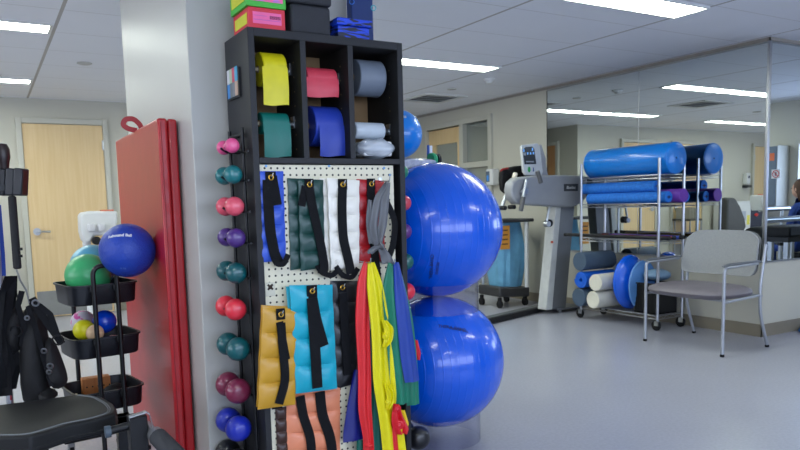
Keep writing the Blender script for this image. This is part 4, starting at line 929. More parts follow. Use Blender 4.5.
# floor beam
f0 = P(482, 322, 'z', .03); f1 = Vector((5.22, 5.76, .03)); d = (f1-f0); d.z = 0; ln = d.length; d.normalize(); f0 = f1-d*1.75
w = Vector((-d.y, d.x, 0)); bm = NB(); a = f0-w*.06; prism(bm, [a, a+w*.12, a+w*.12+d*(1.75), a+d*(1.75)], (0, 0, .055)); 
for v in bm.verts: v.co.z = max(.003, v.co.z-.027)
obj('floor_beam', bm, black, mc, bevel=.006)
bm = NB(); a = f0-w*.045; prism(bm, [a, a+w*.09, a+w*.09+d*1.72, a+d*1.72], (0, 0, .006))
for v in bm.verts: v.co.z += .029
obj('beam_cover', bm, mat('beam_grey', (84, 84, 84), .5), mc)
bm = NB(); bx(bm, (5.10, 5.48, .03), (5.47, 5.86, .048)); bx(bm, (5.12, 5.47, 0), (5.15, 5.50, .03)); bx(bm, (5.40, 5.47, 0), (5.43, 5.50, .03)); bx(bm, (5.12, 5.84, 0), (5.15, 5.86, .03)); bx(bm, (5.40, 5.84, 0), (5.43, 5.86, .03)); obj('base_plate', bm, mg2, mc, bevel=.004)
# pillar: tapering box (broad face towards the room)
pl0, pl1 = P(540.5, 311, 'z', .04), P(556, 210, 'y', 5.50)
def quad(px, py, y): p = P(px, py, 'y', y); return (p.x, p.z)
YPa, YPb = 5.50, 5.80
q = [quad(552, 312, YPa), quad(566, 310, YPa), quad(575, 203, YPa), quad(561, 203, YPa)]
bm = NB(); prism(bm, [(x, YPa, max(.048, z)) for x, z in q], (0, .12, 0)); obj('pillar', bm, mg2, mc, bevel=.008, seg=3)
q2 = [quad(546, 312, YPa-.02), quad(552.5, 313, YPa-.02), quad(561.5, 203, YPa-.02), quad(556.5, 203, YPa-.02)]
bm = NB(); prism(bm, [(x, YPa-.02, max(.048, z)) for x, z in q2], (0, .13, 0)); obj('pillar_edge', bm, mat('machine_light_grey', (196, 198, 196), .4), mc, bevel=.006)
bm = NB(); x, z = quad(552, 242, YPa-.025); bx(bm, (x-.012, YPa-.024, z-.012), (x+.018, YPa-.02, z+.01)); obj('warning_mark', bm, mat('orange_red_mark', (214, 84, 50), .5), mc)
# boom
YB_ = 5.43
bo = [quad(a, b, YB_) for a, b in ((506, 190), (507.5, 182), (513, 177.5), (530, 175.5), (560, 174.8), (592, 176), (597, 182), (597, 190), (588, 197), (575, 205), (568, 208), (530, 205.5), (513, 204), (508, 199))]
bo = [(min(x+.06*(1-k_/1), 5.47), z) for k_, (x, z) in [(0, q_) for q_ in bo]]
bm = NB(); prism(bm, [(x, YB_, z) for x, z in bo], (0, .12, 0)); obj('boom', bm, mg, mc, bevel=.022, seg=4)
x, z = quad(522, 192, YB_); x0n, z0n = quad(564, 184, YB_-.001); x1n, z1n = quad(577, 191, YB_-.001)
bm = NB(); bx(bm, (x0n, YB_-.004, z1n), (x1n+.01, YB_+.0, z0n)); np_ = obj('name_plate', bm, mat('charcoal_plate', (52, 56, 62), .5), mc)
xm, zm_ = (x0n+x1n+.01)/2, (z0n+z1n)/2
obj('lettering', text_bm('Biodex', .045, lambda u, v: Vector((xm+u, YB_-.005, zm_+v)), bold=.0008), white_p, np_, smooth=False)
# crank with handle
bm = NB(); cyl(bm, (x, YB_-.03, z), (x, YB_+.01, z), .03, 20, ch=.004); obj('hub', bm, chrome, mc)
xe, ze = quad(526, 180, YB_-.04); xg, zg = quad(520.5, 211, YB_-.05)
bm = NB(); cyl(bm, (xe, YB_-.045, ze), (xg, YB_-.05, zg), .018, 12); bx(bm, (x-.02, YB_-.05, z-.02), (x+.04, YB_-.028, z+.03)); cr = obj('crank_arm', bm, metal, mc)
bm = NB(); cyl(bm, ((xe*.45+xg*.55), YB_-.052, (ze*.45+zg*.55)), (xg, YB_-.053, zg), .023, 14, ch=.004); obj('crank_grip', bm, mat('dark_grey_grip', (88, 88, 90), .6), cr)
# second knob and the far-side crank
x2, z2_ = quad(514, 178, YB_+.1); bm = NB(); cyl(bm, (x2, YB_+.1, z2_-.01), (x2+.02, YB_+.1, z2_+.05), .025, 14, ch=.006); obj('knob', bm, mat('ivory_knob', (206, 198, 182), .4), mc)
x3, z3_ = quad(504, 206, YB_+.12); bm = NB(); tube(bm, arc_path([(x3+.05, YB_+.14, z3_+.12), (x3+.01, YB_+.14, z3_+.04), (x3-.01, YB_+.14, z3_)], .03), .02, 10); obj('far_crank', bm, metal, mc)
for px, py in ((502.5, 208), (511.5, 207)):
    x4, z4_ = quad(px, py, YB_+.1); bm = NB(); cyl(bm, (x4, YB_+.05, z4_), (x4, YB_+.14, z4_), .022, 14, ch=.004); obj('pedal_joint', bm, black, mc)
# adjustment knob beneath the boom
x5, z5 = quad(547.5, 206, YB_+.02); x6, z6 = quad(547, 224, YB_+.02)
bm = NB(); tube(bm, arc_path([(x5+.05, YB_+.02, z5), (x5+.02, YB_+.02, z5-.02), (x6, YB_+.02, z6+.06), (x6, YB_+.02, z6)], .03), .013, 10); obj('lock_lever', bm, metal, mc)
bm = NB(); cyl(bm, (x6, YB_-.01, z6), (x6, YB_+.05, z6), .03, 16, ch=.005); obj('lock_knob', bm, chrome, mc)
bm = NB(); cyl(bm, (x6+.03, YB_+.0, z6+.008), (x6+.03, YB_+.06, z6+.008), .038, 16, ch=.006); obj('lock_washer', bm, black, mc)
# console on a neck
yk = YB_+.02
ks = [quad(a, b, yk) for a, b in ((521, 145), (537.5, 143), (540, 146), (543, 172), (541, 176.5), (526, 174.5), (523.5, 171))]
bm = NB(); prism(bm, [(x, yk, z) for x, z in ks], (.02, .05, -.01)); obj('console_housing', bm, mat('console_grey', (206, 209, 210), .4), mc, bevel=.008, seg=3)
nk = [quad(a, b, yk+.03) for a, b in ((540, 145), (541.5, 144), (546, 158), (547, 170), (549, 177), (536, 177), (536, 172))]
bm = NB(); prism(bm, [(x, yk+.03, z) for x, z in nk], (0, .05, 0)); obj('console_neck', bm, mg, mc, bevel=.008)
sc_ = [quad(a, b, yk) for a, b in ((522.5, 150), (525.5, 147), (532, 146.5), (534, 149), (536, 164), (524.5, 164.5))]
bm = NB(); prism(bm, [(x, yk-.005, z) for x, z in sc_], (0, .006, 0)); s_ = obj('screen', bm, mat('console_black', (28, 32, 38), .3), mc)
bm = NB()
for px, py, w_, h_ in ((523.8, 150.5, .016, .028), (532.5, 149.3, .016, .028), (527.7, 153.5, .016, .022), (530.6, 153.4, .016, .022), (533.4, 153.2, .016, .022)):
    xx, zz = quad(px, py, yk-.006); bx(bm, (xx-w_/2, yk-.0075, zz-h_/2), (xx+w_/2, yk-.005, zz+h_/2))
obj('readout', bm, emis('readout_blue', (120, 176, 236), .35), s_)
bm = NB(); xx, zz = quad(524.6, 154, yk-.006); bx(bm, (xx-.022, yk-.0075, zz-.014), (xx+.016, yk-.005, zz+.014)); xx, zz = quad(530, 161.5, yk-.006); bx(bm, (xx-.05, yk-.0075, zz-.008), (xx+.05, yk-.005, zz+.005)); obj('key_pad', bm, mat('key_grey', (150, 154, 158), .5), s_)
bm = NB(); xx, zz = quad(529.2, 169.5, yk-.003); lathe(bm, (xx, yk+.001, zz), (0, -1, 0), [(.0155, 0), (.014, .008), (0, .009)], 18)
for v in bm.verts: v.co.z = zz+(v.co.z-zz)*1.9
obj('start_button', bm, mat('green_button', (40, 150, 70), .4), mc)
bm = NB(); xx, zz = quad(533.5, 169.5, yk-.003); bx(bm, (xx-.005, yk-.004, zz-.02), (xx+.005, yk+.001, zz+.02)); obj('blue_key', bm, mat('blue_key', (50, 80, 140), .4), mc)
bm = NB(); xa, za = quad(537.5, 171, yk-.03); xb, zb = quad(541, 183, yk-.03); cyl(bm, (xa, yk-.03, za), (xb, yk-.03, zb), .022, 14, ch=.005); obj('hand_grip', bm, mat('dark_grey_grip', (88, 88, 90), .6), mc)
# seat back of the machine
x, z = quad(510, 181, 5.62)
st = mc
so = [quad(a+3, b, 5.62) for a, b in ((499, 172), (502, 168.5), (513, 166), (526, 165), (527, 178), (524, 187), (504, 194), (499.5, 190), (498.5, 180))]
bm = NB(); prism(bm, [(x, 5.62, z) for x, z in so], (0, .06, 0)); obj('seat_back', bm, rubber, st, bevel=.02, seg=4)
bm = NB(); tube(bm, [(quad(a, b, 5.615)[0], 5.615, quad(a, b, 5.615)[1]) for a, b in ((500.5, 170.8), (503, 169.2), (508, 168.2))], .010, 8); obj('edge_piping', bm, mat('dark_red_piping', (140, 18, 24), .5), st)
xs_ = quad(522, 180, 5.72)[0]; bm = NB(); cyl(bm, (xs_, 5.56, 1.30), (xs_, 5.66, 1.38), .022, 14); obj('seat_arm', bm, black, st)

# hamper cart with blue bag near the office door
hx0, hy0 = 4.86, 6.12
hp = thing('hamper_cart', 'wheeled hamper with a light blue bag and black tray top, behind the machine', 'hamper', (5.06, 6.31, 0))
hx1, hy1 = 5.26, 6.5
bm = NB(); prism(bm, [(hx0-.03, hy0-.02, .13), (hx1, hy0-.02, .10), (hx1, hy1, .10), (hx0-.03, hy1, .13)], (0, 0, .11)); obj('base', bm, mat('dark_grey_plastic', (46, 46, 48), .5), hp, bevel=.02, seg=3)
for x in (hx0, hx1-.04):
    for y in (hy0+.02, hy1-.03):
        bm = NB(); bx(bm, (x-.014, y-.02, .05), (x+.014, y+.02, .12)); c_ = obj('caster', bm, black, hp); bm = NB(); lathe(bm, (x-.012, y, .045), (1, 0, 0), [(0, 0), (.045, 0), (.045, .024), (0, .024)], 20); obj('wheel', bm, rubber, c_)
p = P(526, 255, 'y', hy0); bm = NB(); cyl(bm, (p.x, hy0-.01, .21), (p.x, hy0-.01, .945), .024, 12); obj('post', bm, white_p, hp)
bm = NB(); cyl(bm, (hx0+.02, hy1-.03, .21), (hx0+.02, hy1-.03, .945), .016, 12); obj('post', bm, metal, hp)
tb_ = mat('light_blue_cloth', (96, 152, 184), .8, var=.08, bump=.4, bscale=18)
bm = NB()
def fb(u, v):
    an = 2*PI*u; r1 = (.165+.035*math.sin(PI*v))*(1+.05*math.sin(7*an+3*v)+.03*math.sin(13*an)); return Vector((5.07+r1*superel(u, 3)[0]*.95, 6.31+r1*superel(u, 3)[1]*.95, .22+.72*v))
A = [[bm.verts.new(fb(i/48, j/16)) for i in range(48)] for j in range(17)]
for j in range(16):
    for i in range(48): bm.faces.new((A[j][i], A[j][(i+1) % 48], A[j+1][(i+1) % 48], A[j+1][i]))
bm.faces.new(A[0][::-1]); obj('cloth_bag', bm, tb_, hp)
bm = NB(); bx(bm, (hx0-.05, hy0-.04, .945), (hx1+.05, hy1+.02, .98)); obj('tray_top', bm, mat('dark_grey_plastic', (46, 46, 48), .5), hp, bevel=.01)
p0, p1 = P(499.5, 225, 'y', hy0-.01), P(508, 249, 'y', hy0-.01)
bm = NB(); bx(bm, (p0.x, hy0-.02, p1.z), (p1.x+.02, hy0-.005, p0.z-.01)); tg = obj('hang_tag', bm, mat('orange_card', (206, 140, 50), .6), hp, bevel=.002)
bm = NB()
for k in range(4): bx(bm, (p0.x+.02, hy0-.0215, p1.z+.05+.05*k), (p1.x-.01, hy0-.0205, p1.z+.065+.05*k))
obj('tag_print', bm, mat('tag_print', (90, 60, 30), .6), tg)
# soap dispenser on the wall right of the office door sidelight
p = P(492.5, 177, 'x', XW-.05)
ds = thing('soap_dispenser', 'white and grey wall dispenser right of the office door', 'dispenser', (XW-.05, p.y, p.z-.13))
bm = NB(); bx(bm, (XW-.11, p.y-.075, p.z-.10), (XW-.0005, p.y+.06, p.z+.10)); obj('housing', bm, white_p, ds, bevel=.02, seg=3)
bm = NB(); bx(bm, (XW-.114, p.y-.02, p.z-.06), (XW-.11, p.y+.045, p.z+.07)); obj('front_window', bm, mat('dispenser_grey', (92, 104, 120), .3), ds, bevel=.0015)
bm = NB(); bx(bm, (XW-.117, p.y-.005, p.z-.045), (XW-.114, p.y+.03, p.z+.02)); obj('soap_level', bm, mat('soap_blue', (60, 140, 220), .3), ds)

# blue rubber dome on the floor at the right edge
p = P(799, 333, 'z', 0); bm = NB(); lathe(bm, (p.x+.16, p.y-.13, 0), (0, 0, 1), [(0, 0), (.19, 0), (.2, .01), (.19, .03), (.13, .065), (.06, .08), (0, .084)], 40); tag(obj('balance_pod', bm, mat('azure_rubber', (10, 100, 180), .5)), 'low blue rubber balance dome on the floor at the right edge', 'balance dome')
# ================================================================ LEFT SIDE: THREE-TIER CART
ct = thing('utility_cart', 'black three-tier utility cart with oval baskets in front of the red mat', 'cart', (.425, 3.51, 0))
bx0, bx1, by0, by1 = .271, .579, 3.355, 3.665
bk_m = mat('navy_black_plastic', (18, 21, 27), .42, var=.06, spec=.4)
ZB = [.855, .618, .372]
def basket(zt, h=.092):
    bm = NB(); n = 64; cx, cy = (bx0+bx1)/2, (by0+by1)/2; hx, hy = (bx1-bx0)/2, (by1-by0)/2
    def ring(sc, z): return [bm.verts.new((cx+hx*sc*superel(j/n, 5.5)[0], cy+hy*sc*superel(j/n, 5.5)[1], z)) for j in range(n)]
    rs = [ring(.91, zt-h), ring(.945, zt-h+.006), ring(.985, zt-.008), ring(1.03, zt-.006), ring(1.03, zt), ring(.97, zt), ring(.955, zt-.008), ring(.92, zt-h+.010)]
    for a, b in zip(rs, rs[1:]):
        for j in range(n): bm.faces.new((a[j], a[(j+1) % n], b[(j+1) % n], b[j]))
    bm.faces.new(rs[0][::-1]); bm.faces.new(rs[-1]); return obj('basket', bm, bk_m, ct)
for z in ZB: basket(z)
for yy in (by0-.022, by1+.022):
    xm_ = .418; hw = .050
    bm = NB(); tube(bm, arc_path([(xm_-hw, yy, .085), (xm_-hw, yy, .938), (xm_+hw, yy, .938), (xm_+hw, yy, .085)], .046, 8), .0105, 12); obj('handle_frame', bm, blackm, ct)
    for z in ZB:
        for sx_ in (-hw, hw):
            bm = NB(); bx(bm, (xm_+sx_-.016, min(yy, yy+(.012 if yy < 3.5 else -.012)), z-.03), (xm_+sx_+.016, max(yy, yy+(.012 if yy < 3.5 else -.012)), z-.004)); obj('clamp', bm, blackm, ct, bevel=.002)
    bm = NB(); bx(bm, (bx0+.01, yy-.012, .07), (bx1-.01, yy+.012, .09)); obj('foot_bar', bm, blackm, ct, bevel=.003)
    for xx in (bx0+.04, bx1-.04):
        bm = NB(); bx(bm, (xx-.014, yy-.014, .04), (xx+.014, yy+.014, .07)); c_ = obj('caster', bm, metal, ct); bm = NB(); lathe(bm, (xx-.009, yy, .028), (1, 0, 0), [(0, 0), (.028, 0), (.028, .018), (0, .018)], 18); obj('wheel', bm, rubber, c_)
ct.rotation_euler = (0, 0, .15)
zt = ZB[0]-.084
rr0 = mat('royal_rubber', (26, 64, 168), .42, var=.05, scale=50, bump=.35, bscale=110)
cb = T(127.5, 250.5, 3.13)
t = thing('rebound_ball', 'royal blue rubber rebound ball resting at the right of the top basket', 'ball', (cb.x, cb.y, cb.z-.119)); bm = NB(); ball(bm, cb, .119, u=48, v=30); obj('ball_skin', bm, rr0, t)
on_ball(cb, .119, T(117, 231, 3.0)-cb, .06, 'Rebound Ball', .02, mat('white_ink', (226, 230, 236), .5), t, .0009)
on_ball(cb, .119, T(122, 273, 3.02)-cb, 0, '4 kg', .014, mat('dull_ink', (90, 120, 190), .5), t, .0004)
cg = T(88, 275.5, 3.27); t = thing('exercise_ball', 'green exercise ball in the top basket', 'ball', (cg.x, cg.y, cg.z-.100)); bm = NB(); ball(bm, cg, .100, u=40, v=26); obj('ball_skin', bm, mat('green_ball_vinyl', (64, 176, 108), .38, coat=.2), t)
ca = T(93, 266.5, 3.42); t = thing('exercise_ball', 'pale aqua exercise ball behind the green one in the top basket', 'ball', (ca.x, ca.y, ca.z-.105)); bm = NB(); ball(bm, ca, .105, u=40, v=26); obj('ball_skin', bm, mat('aqua_ball_vinyl', (88, 170, 196), .4, coat=.2), t)
zt = ZB[1]-.084
def small(px, py, t_, r, m, label, name='exercise_ball', cat='ball'):
    c = T(px, py, t_); c.z = max(c.z, zt+r); c.x = min(max(c.x, bx0+.03+r*.8), bx1-.02-r*.8)
    o = thing(name, label, cat, (c.x, c.y, c.z-r)); bm = NB(); ball(bm, c, r, u=32, v=20); obj('ball_skin', bm, m, o); return o, c
small(104.5, 321.5, 3.27, .053, mat('cobalt_gloss', (8, 66, 196), .2, coat=.4), 'small glossy cobalt ball in the middle basket')
o, c = small(84, 330, 3.22, .047, mat('yellow_ball', (222, 214, 30), .4), 'small yellow ball in the middle basket')
small(95, 333, 3.18, .038, mat('peach_ball', (226, 190, 148), .45), 'small peach coloured ball in the middle basket')
sp = speckle('spotted_ball', (206, 196, 206), (206, 70, 150), 22, .55, .6, .5)
small(83, 322, 3.36, .055, sp, 'small white ball with magenta spots in the middle basket')
bm = NB(); cw_ = T(122, 330, 3.30); 
for k in range(3): torus(bm, (cw_.x, cw_.y, zt+.012+.02*k), (.1*k, .1, 1), .05, .009, 28, 8)
tag(obj('coiled_band', bm, [mat('dark_red_tube', (120, 22, 26), .4)]), 'coiled dark red tubing in the middle basket, right of the cobalt ball', 'tubing')
# bottom basket: wooden block, black pouch
zt = ZB[2]-.084
a = T(82, 383, 3.34); b = T(113, 383, 3.34); b.x = min(b.x, .50)
bm = NB(); bx(bm, (a.x, a.y, zt), (b.x, a.y+.06, zt+.10)); wb_ = thing('wooden_block', 'orange-brown wooden block standing in the bottom basket', 'block', ((a.x+b.x)/2, a.y+.03, zt)); obj('block_body', bm, wood('cork_wood', (168, 100, 44), (190, 122, 62), .6), wb_, bevel=.004)
bm = NB()
for k in range(5): cyl(bm, (a.x+.02+.025*k, a.y-.001, zt+.06), (a.x+.02+.025*k, a.y+.0, zt+.06), .004, 8)
obj('peg_holes', bm, mat('dark_hole', (48, 34, 24), .8), wb_)
bm = NB(); ball(bm, (.47, 3.46, zt+.045), .045, (1.3, 1.1, 1), 24, 14)
for v in bm.verts: v.co.z += .006*math.sin(60*v.co.x)*math.sin(50*v.co.y); v.co.z = max(zt+.001, v.co.z)
tag(obj('fabric_pouch', bm, mat('black_cloth', (18, 18, 20), .85, bump=.3)), 'crumpled black cloth pouch in the bottom basket', 'pouch')
bm = NB(); a = P(76, 385, 'y', 3.34); a.y = 3.345; bx(bm, (a.x-.004, by0-.036, zt+.02), (a.x+.004, by0-.030, ZB[2]+.008)); bx(bm, (a.x-.004, by0-.036, ZB[2]+.002), (a.x+.004, by0+.01, ZB[2]+.008)); tag(obj('metal_clip', bm, mat('dull_brass', (130, 122, 100), .4, .6)), 'slim metal clip over the rim of the bottom basket', 'clip')

# ================================================================ WEIGHT BENCH IN THE FOREGROUND
zb_ = .47
bn = thing('weight_bench', 'black padded weight bench with leg roller attachment in the foreground', 'bench', (.12, 2.6, 0))
padm = mat('black_pad_vinyl', (22, 23, 24), .5, var=.05, spec=.35, bump=.06, bscale=240)
out = [(84, 393.5), (101, 396), (113, 403), (117, 408.5), (115, 413), (96, 419), (70, 424), (48, 431), (30, 436), (12, 437), (-20, 437), (-60, 436)]
pts = [P(a, b, 'z', zb_) for a, b in out]
lft = pts[-1].copy(); lft.x = -.75; pts.append(lft); l2 = lft.copy(); l2.y = pts[0].y+.06; pts.append(l2)
bm = NB(); prism(bm, pts, (0, 0, -.062)); pad = obj('seat_pad', bm, padm, bn, bevel=.009, seg=4)
def edge(pp, off, z):
    return [Vector((p.x, p.y, z)) for p in pp]
cen = Vector((0, 2.83, zb_))
for s, dz in ((.022, .0012), (.029, .0012)):
    ring = []
    for p in pts[:12]: d = (cen-p); d.z = 0; d.normalize(); ring.append(Vector((p.x, p.y, zb_+dz*.3))+d*s)
    bm = NB(); tube(bm, arc_path(ring, .02, 3), .0014, 5); obj('stitching', bm, mat('grey_thread', (120, 124, 128), .6), pad)
ring = [Vector((p.x, p.y, zb_-.045)) for p in pts[1:12]]
bm = NB(); tube(bm, arc_path(ring, .02, 3), .003, 6); obj('piping', bm, padm, pad)
bm = NB(); bx(bm, (-.7, 2.80, zb_-.115), (.36, 2.86, zb_-.064)); obj('frame_beam', bm, blackm, bn, bevel=.004)
for x in (-.55, .12): bm = NB(); bx(bm, (x-.025, 2.805, .04), (x+.025, 2.855, zb_-.115)); obj('leg', bm, blackm, bn, bevel=.003)
for x in (-.55, .12): bm = NB(); bx(bm, (x-.03, 2.62, 0), (x+.03, 3.04, .04)); obj('foot', bm, blackm, bn, bevel=.004)
# leg developer: upright, cross tube, bracket and foam roller
pa, pb = P(129, 415, 'y', 2.45), P(151, 415, 'y', 2.45)
bm = NB(); bx(bm, (pa.x, 2.45, .12), (pb.x-.012, 2.51, pa.z-.012)); up_ = obj('upright', bm, black, bn, bevel=.004)
bm = NB(); bx(bm, (pa.x+.01, 2.51, .14), (pb.x-.01, 2.84, .19)); bx(bm, (pa.x+.01, 2.80, .14), (pb.x-.01, 2.85, zb_-.07)); bx(bm, (.3, 2.80, zb_-.115), (pb.x-.01, 2.85, zb_-.07)); obj('lower_arm', bm, blackm, bn, bevel=.003)
x0_, z0_ = P(112, 431, 'y', 2.48).x, P(112, 431, 'y', 2.48).z
bm = NB(); cyl(bm, (x0_-.02, 2.48, z0_), (pa.x+.01, 2.48, z0_+.01), .014, 14); obj('cross_tube', bm, black, bn)
bm = NB(); cyl(bm, (x0_-.022, 2.48, z0_), (x0_-.004, 2.48, z0_), .020, 14); obj('tube_cap', bm, mat('blue_grey_cap', (70, 84, 96), .5), bn)
alu = mat('satin_aluminium', (178, 180, 182), .3, .9)
bp_ = [P(a, b, 'y', 2.43) for a, b in ((129.5, 420), (129, 417), (146, 411.5), (149.5, 413.5), (155.5, 434))]
bm = NB(); 
def brf(u, v):
    k = v*4; i = min(3, int(k)); p = bp_[i].lerp(bp_[i+1], k-i); return Vector((p.x, 2.425+.024*u, p.z))
sheet(bm, brf, 2, 16, lambda u, v: Vector((0, 0, -.004))); obj('bracket', bm, alu, bn)
ra, rb2 = P(151, 431, 'y', 2.44), P(159, 437, 'y', 2.40)
ax_ = (P(176, 455, 'y', 2.28)-P(157, 436, 'y', 2.42))
s0 = P(157, 436, 'y', 2.42)
bm = NB(); cyl(bm, s0-ax_.normalized()*.09, s0, .017, 14); cyl(bm, s0-ax_.normalized()*.02, s0+ax_.normalized()*.01, .026, 18); obj('roller_axle', bm, alu, bn)
bm = NB(); e_ = s0+ax_.normalized()*.26
cyl(bm, s0, e_, .031, 24, ch=.01); obj('foam_roller_pad', bm, mat('grey_black_foam', (44, 46, 50), .65, bump=.1), bn)
# small red and white things below the bench edge
p = P(110, 444, 'z', .10)
bm = NB(); a = P(92, 449, 'z', .2); b = P(124, 436, 'z', .2); cyl(bm, (a.x, a.y+.12, .04), (b.x+.0, b.y+.12, .04), .04, 20, ch=.006); tag(obj('water_bottle', bm, mat('red_bottle', (150, 40, 40), .35)), 'red cylinder lying on the floor beside the utility cart', 'bottle')

# ================================================================ ACCESSORY STAND AT THE LEFT EDGE
tg_ = 2.95
s = thing('accessory_stand', 'tall accessory stand at the left edge carrying straps and grips', 'stand', (.0, 3.1, 0))
bmx = T(4, 330, tg_); xq, yq = bmx.x, bmx.y
bm = NB(); cyl(bm, (xq, yq, .03), (xq, yq, 1.42), .014, 14); cyl(bm, (xq-.1, yq, .03), (xq-.1, yq, 1.42), .014, 14); obj('upright', bm, silver, s)
bm = NB(); bx(bm, (xq-.28, yq-.2, 0), (xq+.06, yq+.2, .03)); obj('base', bm, blackm, s, bevel=.004)
ztop = T(4, 196, tg_).z
bm = NB(); bx(bm, (xq-.14, yq-.015, ztop+.02), (xq+.055, yq+.015, ztop+.045)); 
obj('top_rail', bm, blackm, s)
for zz in (T(4, 296, tg_).z, .62):
    bm = NB(); cyl(bm, (xq-.12, yq, zz), (xq+.06, yq, zz), .010, 12); cyl(bm, (xq+.02, yq, zz), (xq+.02, yq-.07, zz+.01), .006, 8); obj('hook_rail', bm, blackm, s)
# stacked flat grips with copper coloured edges
cop = mat('copper_edge', (66, 46, 38), .5, .3)
for k, (pxc, lb) in enumerate(((0, 'black flat clamp with copper edge at left, hanging at the frame edge'), (13, 'black flat clamp with copper edge, middle of the three at left'), (21, 'black flat clamp with copper edge, nearest the maple door'))):
    a = T(pxc, 182, tg_-.02-.03*k); t = thing('flat_clamp', lb, 'clamp', (a.x, a.y, a.z-.055), 'flat clamps on the stand')
    w_ = .034 if k == 0 else .018; rt = Matrix.Rotation(-.5, 3, 'Z') @ Matrix.Rotation(.12, 3, 'Y')
    bm = NB(); bx(bm, (a.x-w_, a.y-.03, a.z-.055), (a.x+w_, a.y+.03, a.z+.055), rt); obj('clamp_plate', bm, mat('dark_plastic', (30, 32, 38), .4), t, bevel=.006)
    bm = NB(); bx(bm, (a.x+w_+.0, a.y-.024, a.z-.05), (a.x+w_+.002, a.y+.008, a.z+.045), rt, a); obj('copper_strip', bm, cop, t)
a = T(3, 155, tg_-.01); t = s; bm = NB()
lathe(bm, (a.x, a.y, a.z-.06), (0, 0, 1), [(0, 0), (.018, 0), (.022, .03), (.027, .05), (.027, .085), (.018, .105), (0, .11)], 20); obj('knob', bm, mat('dark_brown_plastic', (44, 32, 32), .35), t)
bm = NB(); lathe(bm, (a.x, a.y, a.z-.07), (0, 0, 1), [(0, 0), (.036, .002), (.036, .008), (0, .011)], 20); obj('washer', bm, black, t)
# foam covered handle hanging on a strap
a, b = T(12, 196, tg_-.07), T(17.5, 269, tg_-.07); t = thing('foam_bar', 'black foam-covered bar hanging in front of the maple door edge', 'handle', ((a.x+b.x)/2, a.y, b.z))
bm = NB(); cyl(bm, a, b, .0155, 16, ch=.005); obj('foam_grip', bm, mat('black_foam', (18, 18, 20), .75, bump=.1), t)
for py, dx in ((249, .018), (256, .018)): c = T(21, py, tg_-.07); bm = NB(); cyl(bm, c-Vector((.012, 0, 0)), c+Vector((.006, 0, 0)), .006, 8); obj('stud', bm, black, t)
bm = NB(); a2 = T(16, 268, tg_-.07); tube(bm, [a2, T(20, 280, tg_-.06), T(26, 290, tg_-.05), T(30, 305, tg_-.05)], .004, 6); obj('cord', bm, mat('grey_cord', (130, 132, 134), .6), t)
# blue strap
bm = NB()
bpts = [T(-1, 205, tg_-.05), T(1, 230, tg_-.05), T(3, 255, tg_-.05), T(4, 276, tg_-.05)]
def bf(u, v): k = v*3; i = min(2, int(k)); p = bpts[i].lerp(bpts[i+1], k-i); return p+Vector(((u-.5)*.015, 0, 0))
sheet(bm, bf, 2, 12, lambda u, v: Vector((0, .003, 0))); tag(obj('blue_strap', bm, mat('blue_webbing', (16, 50, 130), .8, bump=.3)), 'blue webbing strap hanging at the left edge', 'strap')
# black harness: vest-like pouch with shoulder straps and buckles
hb_ = thing('sling_harness', 'black padded sling harness with straps and buckles hanging at the left', 'harness', (T(32, 340, tg_-.03).x, T(32, 340, tg_-.03).y, T(32, 395, tg_-.03).z))
hm = mat('black_nylon', (15, 15, 17), .75, var=.2, scale=20, bump=.5, bscale=14)
def soft(outl, t_, th, name, par, m=None):
    pp_ = [T(a+8, b+8, t_) for a, b in outl]; cc_ = sum(pp_, Vector())/len(pp_); n_ = Vector((-.35, -.93, 0)); bm = NB()
    N_ = len(pp_); rings = []
    for s_, o_ in ((1.0, th*.5), (1.02, th*.3), (.96, .0), (.82, -th*.45), (.55, -th*.8), (.25, -th*.95)):
        rings.append([bm.verts.new(cc_+(p-cc_)*s_-n_*o_*1+n_*0) for p in pp_])
    for a_, b_ in zip(rings, rings[1:]):
        for j in range(N_): bm.faces.new((a_[j], a_[(j+1) % N_], b_[(j+1) % N_], b_[j]))
    bm.faces.new(rings[0][::-1]); bm.faces.new(rings[-1]); 
    for v in bm.verts: v.co += n_*-.006*math.sin(v.co.z*70+v.co.x*40)
    return obj(name, bm, m or hm, par, sub=1)
soft([(13, 300), (22, 296), (34, 300), (40, 330), (41, 360), (42, 395), (28, 402), (12, 400), (12, 360), (11, 330)], tg_-.04, .07, 'back_panel', hb_)
soft([(36, 330), (44, 328), (50, 345), (57, 362), (60, 374), (55, 380), (44, 384), (38, 372), (36, 350)], tg_-.06, .05, 'side_pouch', hb_)
soft([(30, 378), (48, 382), (50, 389), (42, 393), (28, 394)], tg_-.05, .05, 'lower_pouch', hb_)
soft([(0, 300), (12, 296), (16, 320), (12, 345), (2, 350), (-4, 330)], tg_-.08, .05, 'side_pouch', hb_)
for pts_, w_ in (([(24, 292), (32, 306), (40, 318), (50, 332), (54, 338)], .03), ([(22, 296), (32, 300), (42, 308), (47, 322), (50, 332)], .024), ([(14, 285), (10, 300), (16, 320), (14, 340)], .022), ([(20, 300), (30, 330), (38, 360), (44, 380)], .02)):
    pp_ = [T(a+8, b+6, tg_-.10) for a, b in pts_]; bm = NB(); nn = len(pp_)-1
    def sf(u, v):
        k = v*nn; i = min(nn-1, int(k)); p = pp_[i].lerp(pp_[i+1], k-i); d_ = (pp_[i+1]-pp_[i]).normalized(); s_ = Vector((d_.z, 0, -d_.x)); return p+s_*(u-.5)*w_
    sheet(bm, sf, 2, nn*6, lambda u, v: Vector((0, .004, 0))); obj('shoulder_strap', bm, webbing, hb_)
for px, py, r_, m_ in ((27.5, 297, .012, metal), (50, 334, .02, black), (8, 325, .022, black), (42, 360, .010, metal), (36, 345, .009, metal), (41, 366, .008, metal), (19, 312, .008, metal)):
    c = T(px+8, py+6, tg_-.12); bm = NB(); torus(bm, c, (.3, 1, .2), r_, .0035, 20, 6); obj('buckle_ring', bm, m_, hb_)

